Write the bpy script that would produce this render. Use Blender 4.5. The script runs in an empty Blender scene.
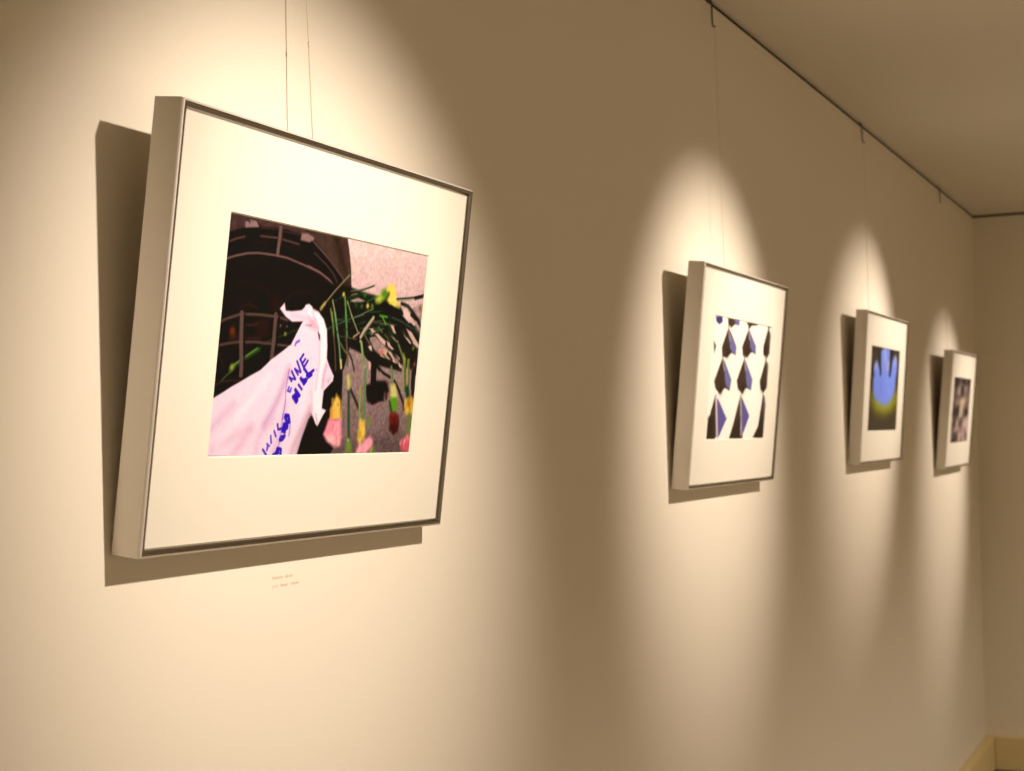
# A gallery wall with four tilted, spot-lit framed photographs.
import bpy, bmesh, math, random
import numpy as np
from mathutils import Vector, Matrix

scene = bpy.context.scene
COL = scene.collection
FLOOR = -1.52          # floor level while building; everything is lifted so the floor is z = 0
UP = Vector((0, 0, -FLOOR))

# ------------------------------------------------------------------ materials
def lin(c):
    return tuple((x / 255 / 12.92) if x <= 10 else ((x / 255 + 0.055) / 1.055) ** 2.4 for x in c)

def mat(name, base, rough=0.6, metal=0.0, spec=0.4, bump=0.0, bscale=200.0, tint=0.0, tscale=3.0, stretch=None):
    m = bpy.data.materials.new(name); m.use_nodes = True
    nt = m.node_tree; b = nt.nodes['Principled BSDF']
    b.inputs['Base Color'].default_value = (*base, 1)
    b.inputs['Roughness'].default_value = rough
    b.inputs['Metallic'].default_value = metal
    b.inputs['Specular IOR Level'].default_value = spec
    tc = nt.nodes.new('ShaderNodeTexCoord'); mp = nt.nodes.new('ShaderNodeMapping')
    nt.links.new(tc.outputs['Object'], mp.inputs['Vector'])
    if stretch: mp.inputs['Scale'].default_value = stretch
    if tint:
        n = nt.nodes.new('ShaderNodeTexNoise'); n.inputs['Scale'].default_value = tscale; n.inputs['Detail'].default_value = 4
        nt.links.new(mp.outputs['Vector'], n.inputs['Vector'])
        r = nt.nodes.new('ShaderNodeMapRange'); r.inputs['To Min'].default_value = 1 - tint; r.inputs['To Max'].default_value = 1 + tint
        nt.links.new(n.outputs['Fac'], r.inputs['Value'])
        v = nt.nodes.new('ShaderNodeVectorMath'); v.operation = 'SCALE'; v.inputs[0].default_value = base
        nt.links.new(r.outputs['Result'], v.inputs['Scale']); nt.links.new(v.outputs['Vector'], b.inputs['Base Color'])
    if bump:
        n = nt.nodes.new('ShaderNodeTexNoise'); n.inputs['Scale'].default_value = bscale; n.inputs['Detail'].default_value = 3
        nt.links.new(mp.outputs['Vector'], n.inputs['Vector'])
        bp = nt.nodes.new('ShaderNodeBump'); bp.inputs['Strength'].default_value = bump; bp.inputs['Distance'].default_value = 0.001
        nt.links.new(n.outputs['Fac'], bp.inputs['Height']); nt.links.new(bp.outputs['Normal'], b.inputs['Normal'])
    return m

def print_material():
    m = bpy.data.materials.new('photo_print'); m.use_nodes = True
    nt = m.node_tree; b = nt.nodes['Principled BSDF']
    a = nt.nodes.new('ShaderNodeVertexColor'); a.layer_name = 'ink'
    nt.links.new(a.outputs['Color'], b.inputs['Base Color'])
    b.inputs['Roughness'].default_value = 0.5; b.inputs['Specular IOR Level'].default_value = 0.12
    return m

WALL = mat('wall_paint', (.80, .755, .645), .88, spec=.15, bump=.10, bscale=160, tint=.015, tscale=1.3)
CEIL = mat('ceiling_paint', (.74, .695, .59), .92, spec=.1, bump=.05, bscale=120)
BASE = mat('baseboard_paint', (.74, .62, .32), .55, spec=.3, tint=.03, tscale=6)
FLOORM = mat('floor_covering', (.25, .215, .165), .5, spec=.3, tint=.15, tscale=5)
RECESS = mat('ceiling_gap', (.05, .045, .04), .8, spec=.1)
POLISH_DARKENED = mat('polished_aluminium_darkened', (.32, .295, .255), .2, metal=1.0, tint=.06, tscale=60)  # base colour darkened to stand for the dim room it reflects
ALU = mat('brushed_aluminium', (.74, .70, .63), .50, metal=.45, spec=.5, bump=.10, bscale=60, stretch=(1, 40, 40), tint=.05, tscale=30)
MATB = mat('mount_board', (.745, .72, .62), .8, spec=.2, bump=.12, bscale=900)
MBEV = mat('mount_core', (.90, .88, .82), .8, spec=.1)
BACK = mat('backing_card', (.32, .25, .17), .9, spec=.1, tint=.08, tscale=20)
CORD = mat('hanging_cord', (.74, .66, .52), .45, spec=.4)
STEEL = mat('hook_steel', (.16, .14, .11), .45, metal=.6)
TEXT = mat('caption_ink', (.66, .50, .38), .7, spec=.1)
BRASS = mat('crimp_metal', (.8, .7, .5), .35, metal=.9)
PRINT = print_material()

# ------------------------------------------------------------------ helpers
def link(name, me, m, parent=None, kind=None):
    o = bpy.data.objects.new(name, me); COL.objects.link(o)
    if m: me.materials.append(m)
    if parent: o.parent = parent
    if kind: o['kind'] = kind
    return o

def from_bm(name, bm, m, parent=None, kind=None, smooth=False):
    bmesh.ops.recalc_face_normals(bm, faces=bm.faces)
    me = bpy.data.meshes.new(name); bm.to_mesh(me); bm.free()
    if smooth:
        for p in me.polygons: p.use_smooth = True
    return link(name, me, m, parent, kind)

def add_box(bm, lo, hi):
    g = bmesh.ops.create_cube(bm, size=1)
    for v in g['verts']:
        v.co = Vector([(lo[i] + hi[i]) / 2 + v.co[i] * (hi[i] - lo[i]) for i in range(3)])

def add_tube(bm, pts, r, n=10):
    pts = [Vector(p) for p in pts]; rings = []
    rr = r if isinstance(r, (list, tuple)) else [r] * len(pts)
    for i, p in enumerate(pts):
        d = (pts[min(i + 1, len(pts) - 1)] - pts[max(i - 1, 0)]).normalized()
        a = d.orthogonal().normalized() if i == 0 else (rings_a - d * rings_a.dot(d)).normalized()
        rings_a = a; b = d.cross(a)
        rings.append([bm.verts.new(p + (a * math.cos(t) + b * math.sin(t)) * rr[i]) for t in [2 * math.pi * k / n for k in range(n)]])
    for A, B in zip(rings, rings[1:]):
        for k in range(n): bm.faces.new((A[k], A[(k + 1) % n], B[(k + 1) % n], B[k]))
    bm.faces.new(rings[0][::-1]); bm.faces.new(rings[-1])

def tag(o, label, cat, group=None):
    o['label'] = label; o['category'] = cat
    if group: o['group'] = group

# ------------------------------------------------------------------ photographs (ink on paper, print millimetres)
PW, PH = 428.5, 257.5
ART = [
 [
  ('G',(40,29,27),(24,15,15),2.0,[(-11.5,262.3),(455.2,267.8),(473.2,-22.8),(-10.7,-12.3)]),
  ('P',(84,66,61),4,1.0,[(-5.3,257.4),(31.5,258.7),(105.9,259.5),(172.4,258.6),(174.0,249.4),(135.6,248.8),(93.7,251.5),(58.9,247.8),(29.9,242.9),(15.9,239.1),(-3.4,232.7)]),
  ('N',16,6,[(-5.3,257.4),(31.5,258.7),(105.9,259.5),(172.4,258.6),(174.0,249.4),(135.6,248.8),(93.7,251.5),(58.9,247.8),(29.9,242.9),(15.9,239.1),(-3.4,232.7)]),
  ('P',(80,64,55),3,1.0,[(155.2,257.7),(231.5,258.9),(239.8,237.7),(246.7,217.5),(251.0,191.3),(240.1,190.4),(228.9,208.8),(197.2,229.0),(164.8,244.2)]),
  ('P',(52,40,34),10,0.6,[(196.9,258.8),(212.3,258.0),(237.2,220.7),(245.3,190.8),(237.6,190.2),(228.4,211.5)]),
  ('N',12,5,[(155.2,257.7),(231.5,258.9),(239.8,237.7),(246.7,217.5),(251.0,191.3),(228.9,208.8),(197.2,229.0)]),
  ('G',(232,208,199),(196,172,166),1.5,[(229.1,262.6),(433.7,265.4),(444.0,161.7),(253.2,149.7),(251.2,197.3),(245.8,220.6),(240.6,236.7)]),
  ('G',(178,158,150),(124,107,103),3,[(245.4,131.3),(441.5,200.8),(459.5,-22.5),(221.6,-17.3),(254.8,17.9),(252.8,65.9),(249.6,95.7)]),
  ('P',(92,78,75),14,0.5,[(230.5,1.0),(249.1,12.0),(282.5,17.5),(319.9,23.1),(428.9,23.0),(431.0,-3.0),(230.7,-0.4)]),
  ('N',22,3,[(229.1,262.6),(433.7,265.4),(448.0,142.2),(253.2,149.7)]),
  ('N',26,3,[(245.4,131.3),(441.5,200.8),(459.5,-22.5),(221.6,-17.3)]),
  ('P',(14,8,9),4,1.0,[(185.7,126.3),(226.8,135.4),(233.2,92.7),(230.3,73.2),(223.0,42.6),(222.4,17.7),(239.2,9.2),(222.9,0.4),(131.1,1.6),(140.1,57.7),(183.0,85.5)]),
  ('L',(17,11,11),3,1.0,5.94,[(-2.1,231.0),(16.3,236.9),(30.2,240.9),(59.5,244.1),(94.4,247.1),(136.3,245.0),(156.6,238.0)]),
  ('L',(76,60,56),2,1.0,1.54,[(59.0,247.2),(89.6,249.1),(133.4,247.9)]),
  ('L',(96,76,72),1.6,1.0,2.24,[(-0.2,224.9),(15.3,230.6),(31.2,234.8),(58.3,238.5),(91.1,240.3),(132.8,238.0)]),
  ('L',(19,13,13),8,1.0,5.08,[(0.2,216.7),(18.6,222.4),(43.0,227.1),(75.1,229.4),(110.9,230.3),(134.4,228.9),(158.9,225.0)]),
  ('L',(60,46,43),3,1.0,1.78,[(48.8,230.6),(74.6,232.3)]),
  ('L',(52,40,38),5,1.0,1.94,[(106.0,232.3),(138.8,230.8)]),
  ('L',(122,98,92),1.6,1.0,2.4,[(-1.0,207.3),(18.1,213.1),(38.2,217.8),(59.1,220.4),(87.6,221.2),(112.5,220.7),(146.0,216.3),(176.8,211.8)]),
  ('L',(122,98,92),1.6,1.0,2.91,[(155.3,215.9),(180.5,211.0),(201.7,204.2),(220.6,198.1)]),
  ('P',(18,11,11),3,1.0,[(28.0,243.9),(56.3,247.8),(57.0,235.6),(32.6,231.7)]),
  ('P',(150,126,122),2.5,1.0,[(28.7,250.2),(36.7,252.9),(54.0,253.8),(54.6,247.6),(29.7,243.8)]),
  ('L',(60,45,42),2,1.0,1.95,[(32.4,253.2),(37.0,250.7)]),
  ('L',(40,30,30),2,1.0,2.26,[(50.4,253.6),(55.5,248.6)]),
  ('P',(18,11,11),3,1.0,[(133.9,242.7),(161.8,242.4),(162.0,232.0),(134.4,231.3)]),
  ('P',(146,124,116),2.5,1.0,[(135.7,250.8),(146.9,252.2),(161.4,249.3),(161.1,242.3),(134.3,242.8)]),
  ('L',(60,46,42),2,1.0,1.63,[(141.7,254.8),(160.0,253.1)]),
  ('L',(118,96,88),1.6,1.0,5.91,[(94.5,251.6),(93.8,237.4),(93.1,223.1)]),
  ('L',(70,54,50),2,1.0,2.17,[(99.3,251.6),(98.4,234.0)]),
  ('L',(18,11,11),4,1.0,8.58,[(158.3,240.1),(188.6,221.3),(220.3,199.7)]),
  ('L',(104,84,77),1.6,1.0,2.28,[(162.6,243.3),(178.5,236.4),(197.5,227.6),(215.8,217.2),(231.7,207.7)]),
  ('L',(86,70,66),1.6,1.0,2.17,[(164.5,232.2),(191.0,221.5),(206.3,213.5),(219.8,202.5)]),
  ('L',(62,47,43),4,0.8,1.73,[(25.2,182.0),(34.9,186.0),(47.3,187.7),(69.6,183.4),(82.4,178.8)]),
  ('L',(50,38,36),9,0.8,5.1,[(27.8,165.4),(54.5,170.1)]),
  ('L',(66,52,47),3,1.0,2.04,[(32.2,157.7),(38.9,161.7),(48.0,163.9),(57.8,163.2),(64.7,160.4)]),
  ('L',(12,8,8),4,1.0,2.83,[(37.4,158.1),(48.6,160.2),(60.7,158.3)]),
  ('L',(64,52,47),4,0.8,1.96,[(117.0,174.5),(126.2,181.2),(135.1,183.9),(155.8,187.7),(168.0,186.5),(178.7,181.6)]),
  ('P',(58,43,37),14,0.7,[(83.6,178.2),(106.0,178.8),(113.1,163.8),(96.1,157.4),(89.7,168.5)]),
  ('B',(134,74,30),4.94,0.9,[(24.7,133.6)]),
  ('P',(70,50,44),10,0.6,[(62.5,147.3),(88.1,151.7),(93.5,132.7),(70.1,127.5)]),
  ('L',(40,28,26),3,0.7,1.56,[(70.9,149.2),(63.1,130.9)]),
  ('L',(40,28,26),3,0.7,1.68,[(77.4,149.6),(69.5,131.3)]),
  ('L',(40,28,26),3,0.7,1.67,[(83.9,150.1),(76.0,131.7)]),
  ('L',(40,28,26),3,0.7,1.67,[(90.5,150.5),(82.5,132.1)]),
  ('L',(80,64,57),4,1.0,2.03,[(44.1,142.3),(56.9,142.2),(69.4,145.3)]),
  ('L',(70,54,50),8,1.0,2.67,[(21.8,126.0),(48.5,128.8),(74.3,128.4)]),
  ('L',(48,84,34),3,1.0,5.21,[(27.1,92.8),(38.4,100.1),(52.1,106.6),(76.1,117.6)]),
  ('L',(122,158,84),2.5,1.0,1.75,[(32.4,98.2),(51.8,108.2),(71.7,118.0)]),
  ('L',(56,80,36),3,1.0,2.01,[(79.8,121.7),(100.6,130.5),(126.8,137.3),(146.7,143.8)]),
  ('B',(150,168,84),2.25,0.9,[(122.2,137.0)]),
  ('B',(190,188,170),1.55,0.6,[(111.6,145.5)]),
  ('B',(180,176,160),1.38,0.6,[(124.3,145.3)]),
  ('B',(158,168,90),3.66,1,[(29.7,96.0)]),
  ('L',(90,110,60),2,1.0,1.83,[(31.2,92.6),(20.9,86.6),(13.6,80.8)]),
  ('L',(98,82,74),1.6,1.0,3.13,[(-1.4,141.5),(16.3,147.3),(34.1,152.2),(52.9,154.0),(78.7,154.8),(105.5,154.8),(124.2,152.2)]),
  ('L',(92,76,70),1.6,1.0,3.18,[(-0.2,117.1),(20.5,121.0),(36.7,123.1),(66.2,124.7),(97.1,124.5),(131.4,123.8)]),
  ('L',(66,55,50),1.6,1.0,2.34,[(-0.9,74.8),(12.8,79.5),(28.8,82.1),(43.4,81.7)]),
  ('L',(20,14,14),2,1.0,2.83,[(43.6,152.3),(47.0,124.9),(52.2,95.0)]),
  ('L',(106,88,80),1.6,1.0,6.96,[(38.1,153.8),(41.5,124.6),(46.9,93.8),(46.9,88.5)]),
  ('L',(20,14,14),2,1.0,3.14,[(107.8,154.3),(107.2,117.9)]),
  ('L',(104,86,80),1.6,1.0,6.76,[(100.7,156.4),(101.4,128.0),(100.6,106.0)]),
  ('L',(66,52,48),3,1.0,1.82,[(5.9,110.3),(15.5,94.8)]),
  ('P',(24,30,20),4,1.0,[(197.2,172.8),(204.7,187.1),(240.8,201.2),(281.8,196.4),(315.4,194.9),(369.3,186.1),(395.7,174.6),(425.4,156.9),(428.2,143.3),(401.9,143.3),(376.2,150.9),(350.1,164.0),(310.3,162.8),(303.3,140.7),(316.8,128.5),(284.4,124.0),(259.4,128.4),(250.9,102.7),(233.1,100.6),(213.3,110.9),(204.5,146.0)]),
  ('P',(36,40,28),5,1.0,[(299.3,162.0),(349.8,165.4),(387.8,153.0),(426.3,144.7),(428.1,120.4),(415.1,107.7),(389.7,112.7),(363.5,124.9),(337.9,136.9),(313.3,147.1)]),
  ('P',(30,24,20),4,1.0,[(284.2,125.4),(316.8,128.5),(341.3,119.5),(386.7,112.6),(388.2,105.1),(343.2,109.3),(314.4,111.7)]),
  ('L',(84,96,72),2,1.0,1.46,[(279.7,153.6),(295.8,154.0),(312.3,154.4)]),
  ('L',(60,92,52),2,1.0,1.18,[(307.8,153.7),(326.7,158.9),(346.0,164.2)]),
  ('L',(38,58,36),2,1.0,1.67,[(256.0,176.4),(266.7,178.1),(277.6,179.7)]),
  ('L',(20,24,16),2,1.0,1.62,[(248.0,179.0),(257.8,179.0),(267.7,179.1)]),
  ('L',(60,92,52),2,1.0,1.06,[(219.3,155.8),(237.2,162.0),(255.4,168.4)]),
  ('L',(46,78,50),2,1.0,2.1,[(300.9,144.0),(312.2,147.6),(323.7,151.1)]),
  ('L',(84,96,72),2,1.0,1.99,[(268.6,156.1),(278.5,159.1),(288.6,162.1)]),
  ('L',(46,78,50),2,1.0,1.34,[(243.5,186.5),(254.1,188.8),(264.9,191.1)]),
  ('L',(84,96,72),2,1.0,1.29,[(303.0,163.0),(315.4,164.4),(328.0,165.9)]),
  ('L',(20,24,16),2,1.0,1.23,[(302.2,168.2),(315.9,171.6),(329.8,175.1)]),
  ('L',(96,120,84),2,1.0,0.99,[(236.2,141.3),(254.2,140.4),(272.5,139.4)]),
  ('L',(60,92,52),2,1.0,1.6,[(297.2,173.6),(310.9,175.4),(324.8,177.2)]),
  ('L',(46,78,50),2,1.0,2.01,[(281.7,143.2),(300.3,149.4),(319.2,155.8)]),
  ('L',(20,24,16),2,1.0,1.68,[(241.7,170.1),(250.6,171.5),(259.6,172.9)]),
  ('L',(60,92,52),2,1.0,1.68,[(303.0,149.2),(313.3,153.1),(323.7,157.0)]),
  ('L',(84,96,72),2,1.0,1.35,[(242.1,180.2),(255.8,184.1),(269.7,188.0)]),
  ('L',(46,78,50),2,1.0,1.34,[(236.8,178.3),(252.2,184.2),(267.7,190.2)]),
  ('L',(38,58,36),2,1.0,1.49,[(262.1,153.6),(275.7,158.5),(289.5,163.5)]),
  ('L',(20,24,16),2,1.0,1.11,[(230.9,157.7),(246.3,157.9),(262.0,158.1)]),
  ('L',(96,120,84),2,1.0,1.15,[(324.6,161.8),(344.0,162.3),(363.7,162.8)]),
  ('L',(20,24,16),2,1.0,1.37,[(295.4,144.2),(304.9,145.1),(314.5,146.0)]),
  ('L',(20,24,16),2,1.0,1.62,[(222.5,145.0),(240.2,149.6),(258.2,154.2)]),
  ('L',(84,96,72),2,1.0,1.35,[(222.1,160.6),(238.5,159.8),(255.2,159.0)]),
  ('L',(20,24,16),2,1.0,1.54,[(235.7,167.3),(252.2,172.9),(269.1,178.7)]),
  ('L',(46,78,50),2,1.0,1.23,[(226.9,140.8),(235.7,140.7),(244.6,140.5)]),
  ('L',(96,120,84),2,1.0,1.61,[(301.1,148.7),(317.6,152.3),(334.3,156.0)]),
  ('P',(206,180,166),2.2,1.0,[(314.9,148.7),(321.6,149.4),(342.3,141.0),(341.6,135.6),(332.4,138.3)]),
  ('P',(206,180,166),2.2,1.0,[(300.2,154.4),(308.7,154.1),(315.3,151.0),(309.5,149.9)]),
  ('P',(206,180,166),2.2,1.0,[(352.4,129.9),(357.2,128.4),(373.3,114.7),(357.6,116.7)]),
  ('P',(206,180,166),2.2,1.0,[(328.7,130.5),(339.7,132.0),(350.8,124.5),(354.5,119.3),(333.9,121.5)]),
  ('P',(206,180,166),2.2,1.0,[(353.4,147.9),(362.5,146.7),(374.3,141.9),(370.9,140.6)]),
  ('P',(206,180,166),2.2,1.0,[(343.9,142.0),(353.3,139.0),(366.2,132.4),(360.2,131.2),(348.8,135.1)]),
  ('P',(206,180,166),2.2,1.0,[(381.7,159.6),(407.4,141.9),(403.9,140.8),(387.3,149.9)]),
  ('P',(206,180,166),2.2,1.0,[(389.9,160.1),(404.5,156.5),(428.5,140.3),(425.5,136.4),(411.1,142.1)]),
  ('P',(206,180,166),2.2,1.0,[(376.6,176.5),(396.7,177.0),(413.4,168.1),(410.5,164.2),(394.8,167.7)]),
  ('P',(206,180,166),2.2,1.0,[(348.9,162.0),(357.8,161.7),(366.1,151.4),(359.6,152.8)]),
  ('P',(206,180,166),2.2,1.0,[(368.3,126.2),(380.0,122.3),(382.6,117.8),(375.3,118.4)]),
  ('P',(206,180,166),2.2,1.0,[(379.2,116.8),(389.0,113.5),(388.2,108.0),(381.0,107.8)]),
  ('P',(206,180,166),2.2,1.0,[(305.9,115.3),(312.8,114.8),(312.9,105.1),(307.8,104.9)]),
  ('B',(190,104,84),3.72,0.9,[(335.4,127.3)]),
  ('P',(200,170,150),2.5,1.0,[(340.0,130.2),(348.6,131.5),(354.8,117.5),(341.0,120.5)]),
  ('L',(58,60,44),2,1.0,1.89,[(389.7,151.9),(403.4,145.8),(412.2,139.4)]),
  ('L',(58,60,44),2,1.0,1.93,[(348.5,125.1),(357.8,120.8),(363.7,116.4)]),
  ('L',(24,28,18),2,1.0,1.8,[(381.0,142.7),(392.5,137.5),(399.9,132.1)]),
  ('L',(70,90,60),2,1.0,1.7,[(348.8,153.0),(363.5,146.3),(373.1,139.3)]),
  ('L',(58,60,44),2,1.0,1.98,[(393.1,152.7),(403.3,148.2),(409.9,143.5)]),
  ('L',(40,48,30),2,1.0,1.74,[(361.2,128.1),(376.7,120.9),(386.8,113.4)]),
  ('L',(30,26,20),2,1.0,2.1,[(415.1,129.3),(423.2,125.7),(428.4,121.9)]),
  ('L',(120,135,95),2,1.0,1.1,[(337.9,148.9),(346.9,144.7),(352.7,140.4)]),
  ('L',(30,26,20),2,1.0,1.68,[(381.7,149.3),(396.6,142.7),(406.2,135.7)]),
  ('L',(30,26,20),2,1.0,1.89,[(381.3,149.1),(393.6,143.6),(401.6,137.8)]),
  ('L',(40,48,30),2,1.0,1.47,[(349.2,124.6),(357.0,120.9),(362.0,117.2)]),
  ('L',(58,60,44),2,1.0,1.76,[(378.2,157.0),(386.5,153.3),(391.8,149.5)]),
  ('L',(40,48,30),2,1.0,1.25,[(416.3,128.5),(423.4,125.3),(428.0,121.9)]),
  ('L',(40,48,30),2,1.0,1.48,[(347.3,156.5),(359.2,151.2),(366.9,145.5)]),
  ('L',(24,28,18),2,1.0,1.29,[(354.0,138.0),(366.4,132.3),(374.4,126.3)]),
  ('L',(120,135,95),2,1.0,1.88,[(400.4,167.2),(417.5,159.8),(428.5,151.9)]),
  ('L',(30,26,20),2,1.0,1.15,[(402.4,139.5),(413.0,134.8),(419.8,129.8)]),
  ('L',(30,26,20),2,1.0,2.0,[(373.9,161.7),(385.7,156.4),(393.3,150.9)]),
  ('L',(40,48,30),2,1.0,1.86,[(346.4,149.8),(356.9,145.0),(363.7,140.0)]),
  ('L',(40,48,30),2,1.0,1.45,[(378.7,151.0),(386.7,147.4),(391.8,143.7)]),
  ('L',(40,48,30),2,1.0,1.42,[(362.0,156.8),(374.7,151.1),(383.0,145.1)]),
  ('L',(24,28,18),2,1.0,2.03,[(399.5,167.1),(409.6,162.8),(416.0,158.1)]),
  ('L',(30,26,20),2,1.0,1.56,[(368.8,152.2),(379.0,147.6),(385.7,142.7)]),
  ('L',(58,60,44),2,1.0,1.98,[(339.9,151.7),(349.9,147.2),(356.4,142.4)]),
  ('L',(70,90,60),2,1.0,1.43,[(406.2,143.5),(420.9,137.0),(430.5,130.1)]),
  ('L',(70,90,60),2,1.0,1.34,[(340.1,162.4),(351.3,157.4),(358.5,152.0)]),
  ('L',(30,26,20),2,1.0,1.32,[(361.4,159.8),(377.9,152.4),(388.6,144.6)]),
  ('L',(120,135,95),2,1.0,1.57,[(322.1,156.7),(328.2,153.9),(332.1,151.0)]),
  ('L',(24,28,18),2,1.0,1.33,[(349.0,127.0),(357.7,122.9),(363.3,118.7)]),
  ('L',(70,90,60),2,1.0,2.02,[(338.6,124.3),(349.8,119.1),(357.1,113.6)]),
  ('P',(196,172,158),3,1.0,[(251.8,184.8),(268.7,189.3),(284.2,186.7),(272.7,184.2),(259.5,183.1)]),
  ('L',(18,12,12),6,0.6,5.01,[(190.7,192.7),(205.7,186.4),(224.0,186.4)]),
  ('L',(132,124,92),1.8,1.0,2.64,[(191.4,173.2),(201.1,180.7),(215.7,193.3),(230.8,204.6),(243.5,214.2)]),
  ('L',(176,168,96),4,1.0,4.34,[(189.2,170.0),(196.3,176.6)]),
  ('L',(120,130,108),1.8,1.0,1.48,[(249.8,195.5),(267.0,198.6),(281.5,201.4),(303.2,207.7)]),
  ('L',(54,60,40),2,1.0,1.32,[(250.0,194.4),(270.2,197.4),(284.5,201.5),(301.9,206.4)]),
  ('L',(58,64,46),2.5,1.0,2.41,[(245.6,186.7),(256.6,190.7),(270.9,193.8),(282.8,194.4),(304.4,193.1)]),
  ('L',(160,160,132),2,1.0,1.0,[(252.0,191.4),(264.8,194.1)]),
  ('B',(58,120,50),3.3,1.0,[(282.9,193.6)]),
  ('L',(64,108,60),3,1.0,2.06,[(290.2,187.2),(304.7,191.5)]),
  ('B',(30,50,30),6.43,0.8,[(269.4,177.7)]),
  ('B',(60,96,56),3.23,0.8,[(264.4,180.4)]),
  ('B',(120,132,86),2.68,0.7,[(278.0,179.9)]),
  ('L',(110,130,100),2,1.0,1.72,[(260.0,164.1),(278.3,169.7),(292.6,174.7),(305.6,178.8)]),
  ('B',(226,204,92),2.76,1.0,[(234.8,190.4)]),
  ('B',(224,208,110),3.19,1.0,[(291.3,181.3)]),
  ('B',(120,150,80),3.29,0.9,[(302.0,181.7)]),
  ('L',(110,150,66),2,1.0,3.45,[(238.2,187.6),(241.6,177.1),(245.3,160.4)]),
  ('L',(176,200,130),2,1.0,1.49,[(244.0,183.4),(250.6,175.4),(260.2,163.0)]),
  ('L',(150,160,104),2,1.0,2.73,[(212.2,181.6),(217.4,172.2),(223.3,158.9)]),
  ('L',(170,154,90),2,1.0,2.1,[(209.8,171.6),(215.7,158.3)]),
  ('L',(58,72,80),4,1.0,1.7,[(215.1,181.1),(231.1,187.0)]),
  ('P',(96,144,46),7,1.0,[(308.4,189.4),(316.5,195.7),(324.3,204.4),(332.7,205.9),(337.9,199.9),(332.8,193.0),(318.2,187.0)]),
  ('P',(206,212,96),10,1.0,[(307.9,191.8),(317.8,197.4),(324.9,193.2),(319.6,187.9),(310.4,187.2)]),
  ('P',(240,216,90),8,1.0,[(332.7,205.9),(338.9,211.3),(349.3,211.4),(354.1,203.7),(357.2,195.8),(366.4,186.7),(356.9,185.2),(344.9,188.3),(337.2,190.9),(338.8,199.2)]),
  ('L',(250,232,120),5,0.8,2.43,[(355.2,190.3),(355.8,188.3)]),
  ('L',(246,222,90),5,0.8,3.06,[(352.5,192.2),(354.6,189.3)]),
  ('L',(236,206,120),5,0.8,2.9,[(340.9,200.7),(344.2,198.1)]),
  ('L',(246,222,90),5,0.8,2.88,[(346.3,189.9),(349.6,187.6)]),
  ('L',(236,206,120),5,0.8,3.77,[(354.6,191.1),(356.3,188.3)]),
  ('L',(246,222,90),5,0.8,2.29,[(340.4,209.7),(341.8,207.3)]),
  ('L',(236,206,120),5,0.8,3.28,[(346.8,198.3),(349.7,194.7)]),
  ('L',(246,222,90),5,0.8,2.22,[(351.6,193.5),(354.9,191.1)]),
  ('L',(236,206,120),5,0.8,3.61,[(352.8,202.4),(352.9,200.1)]),
  ('L',(246,222,90),5,0.8,3.26,[(346.4,199.2),(347.9,195.5)]),
  ('L',(236,206,120),5,0.8,3.11,[(345.1,194.4),(345.1,192.0)]),
  ('L',(246,222,90),5,0.8,3.36,[(347.9,207.2),(349.2,204.9)]),
  ('L',(236,206,120),5,0.8,2.84,[(352.3,192.7),(352.3,189.8)]),
  ('L',(250,232,120),5,0.8,3.84,[(353.5,197.4),(353.9,195.8)]),
  ('L',(250,232,120),5,0.8,2.0,[(353.3,189.0),(355.4,186.9)]),
  ('L',(250,232,120),5,0.8,3.69,[(343.8,191.0),(343.4,188.7)]),
  ('P',(206,206,110),8,0.8,[(351.6,187.2),(366.4,186.7),(368.8,182.8),(358.8,183.7)]),
  ('L',(44,70,20),6,1.0,3.34,[(338.7,200.0),(333.0,192.2)]),
  ('P',(18,12,18),4,1.0,[(318.7,184.6),(335.5,187.6),(350.3,185.5),(372.3,181.4),(369.9,177.1),(358.1,178.7),(343.5,179.3),(325.6,181.2)]),
  ('L',(36,48,34),2.2,1.0,2.21,[(359.8,195.2),(382.4,197.9),(405.3,201.0),(426.9,205.3)]),
  ('L',(20,24,16),3,1.0,3.99,[(405.6,199.8),(427.0,204.5)]),
  ('L',(140,150,120),2.5,1.0,1.34,[(363.4,193.5),(386.1,195.7),(402.4,198.7)]),
  ('L',(40,40,30),3,1.0,4.49,[(372.2,190.5),(389.2,188.5),(402.3,182.0),(421.5,171.6)]),
  ('L',(90,86,68),2,1.0,1.68,[(384.0,189.7),(397.2,182.5),(411.2,171.8)]),
  ('B',(96,76,58),2.62,0.9,[(420.7,188.4)]),
  ('P',(222,198,186),3,1.0,[(375.1,184.1),(390.4,182.8),(404.1,173.0),(391.1,170.8),(381.9,174.7)]),
  ('L',(120,146,78),2,1.0,2.97,[(213.6,167.2),(218.6,152.5),(222.4,140.2)]),
  ('L',(112,88,70),2,1.0,2.42,[(221.6,141.8),(227.7,123.6),(233.5,100.3)]),
  ('L',(118,158,118),2,1.0,3.27,[(220.1,167.7),(227.8,148.9),(235.8,130.8),(241.5,112.5)]),
  ('L',(210,204,150),2.5,1.0,4.06,[(242.6,112.5),(244.8,104.1)]),
  ('L',(88,140,84),2,1.0,4.01,[(243.9,169.5),(247.7,154.4),(251.3,141.9)]),
  ('L',(104,98,80),2.5,1.0,3.82,[(249.0,141.7),(254.1,126.7),(258.3,108.1)]),
  ('L',(58,44,42),3,1.0,2.18,[(238.8,166.6),(245.8,141.6),(252.2,119.8)]),
  ('L',(172,176,126),1.8,1.0,1.74,[(257.2,167.0),(264.4,159.0),(274.1,148.8)]),
  ('L',(88,116,84),2.4,1.0,1.51,[(204.2,147.0),(232.8,156.0),(255.4,163.5),(285.4,169.9)]),
  ('L',(70,56,50),3,1.0,1.11,[(223.9,144.5),(262.2,152.8)]),
  ('L',(178,172,146),2.4,1.0,5.15,[(307.6,168.0),(296.1,157.6),(288.9,151.1),(282.1,142.8)]),
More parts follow.
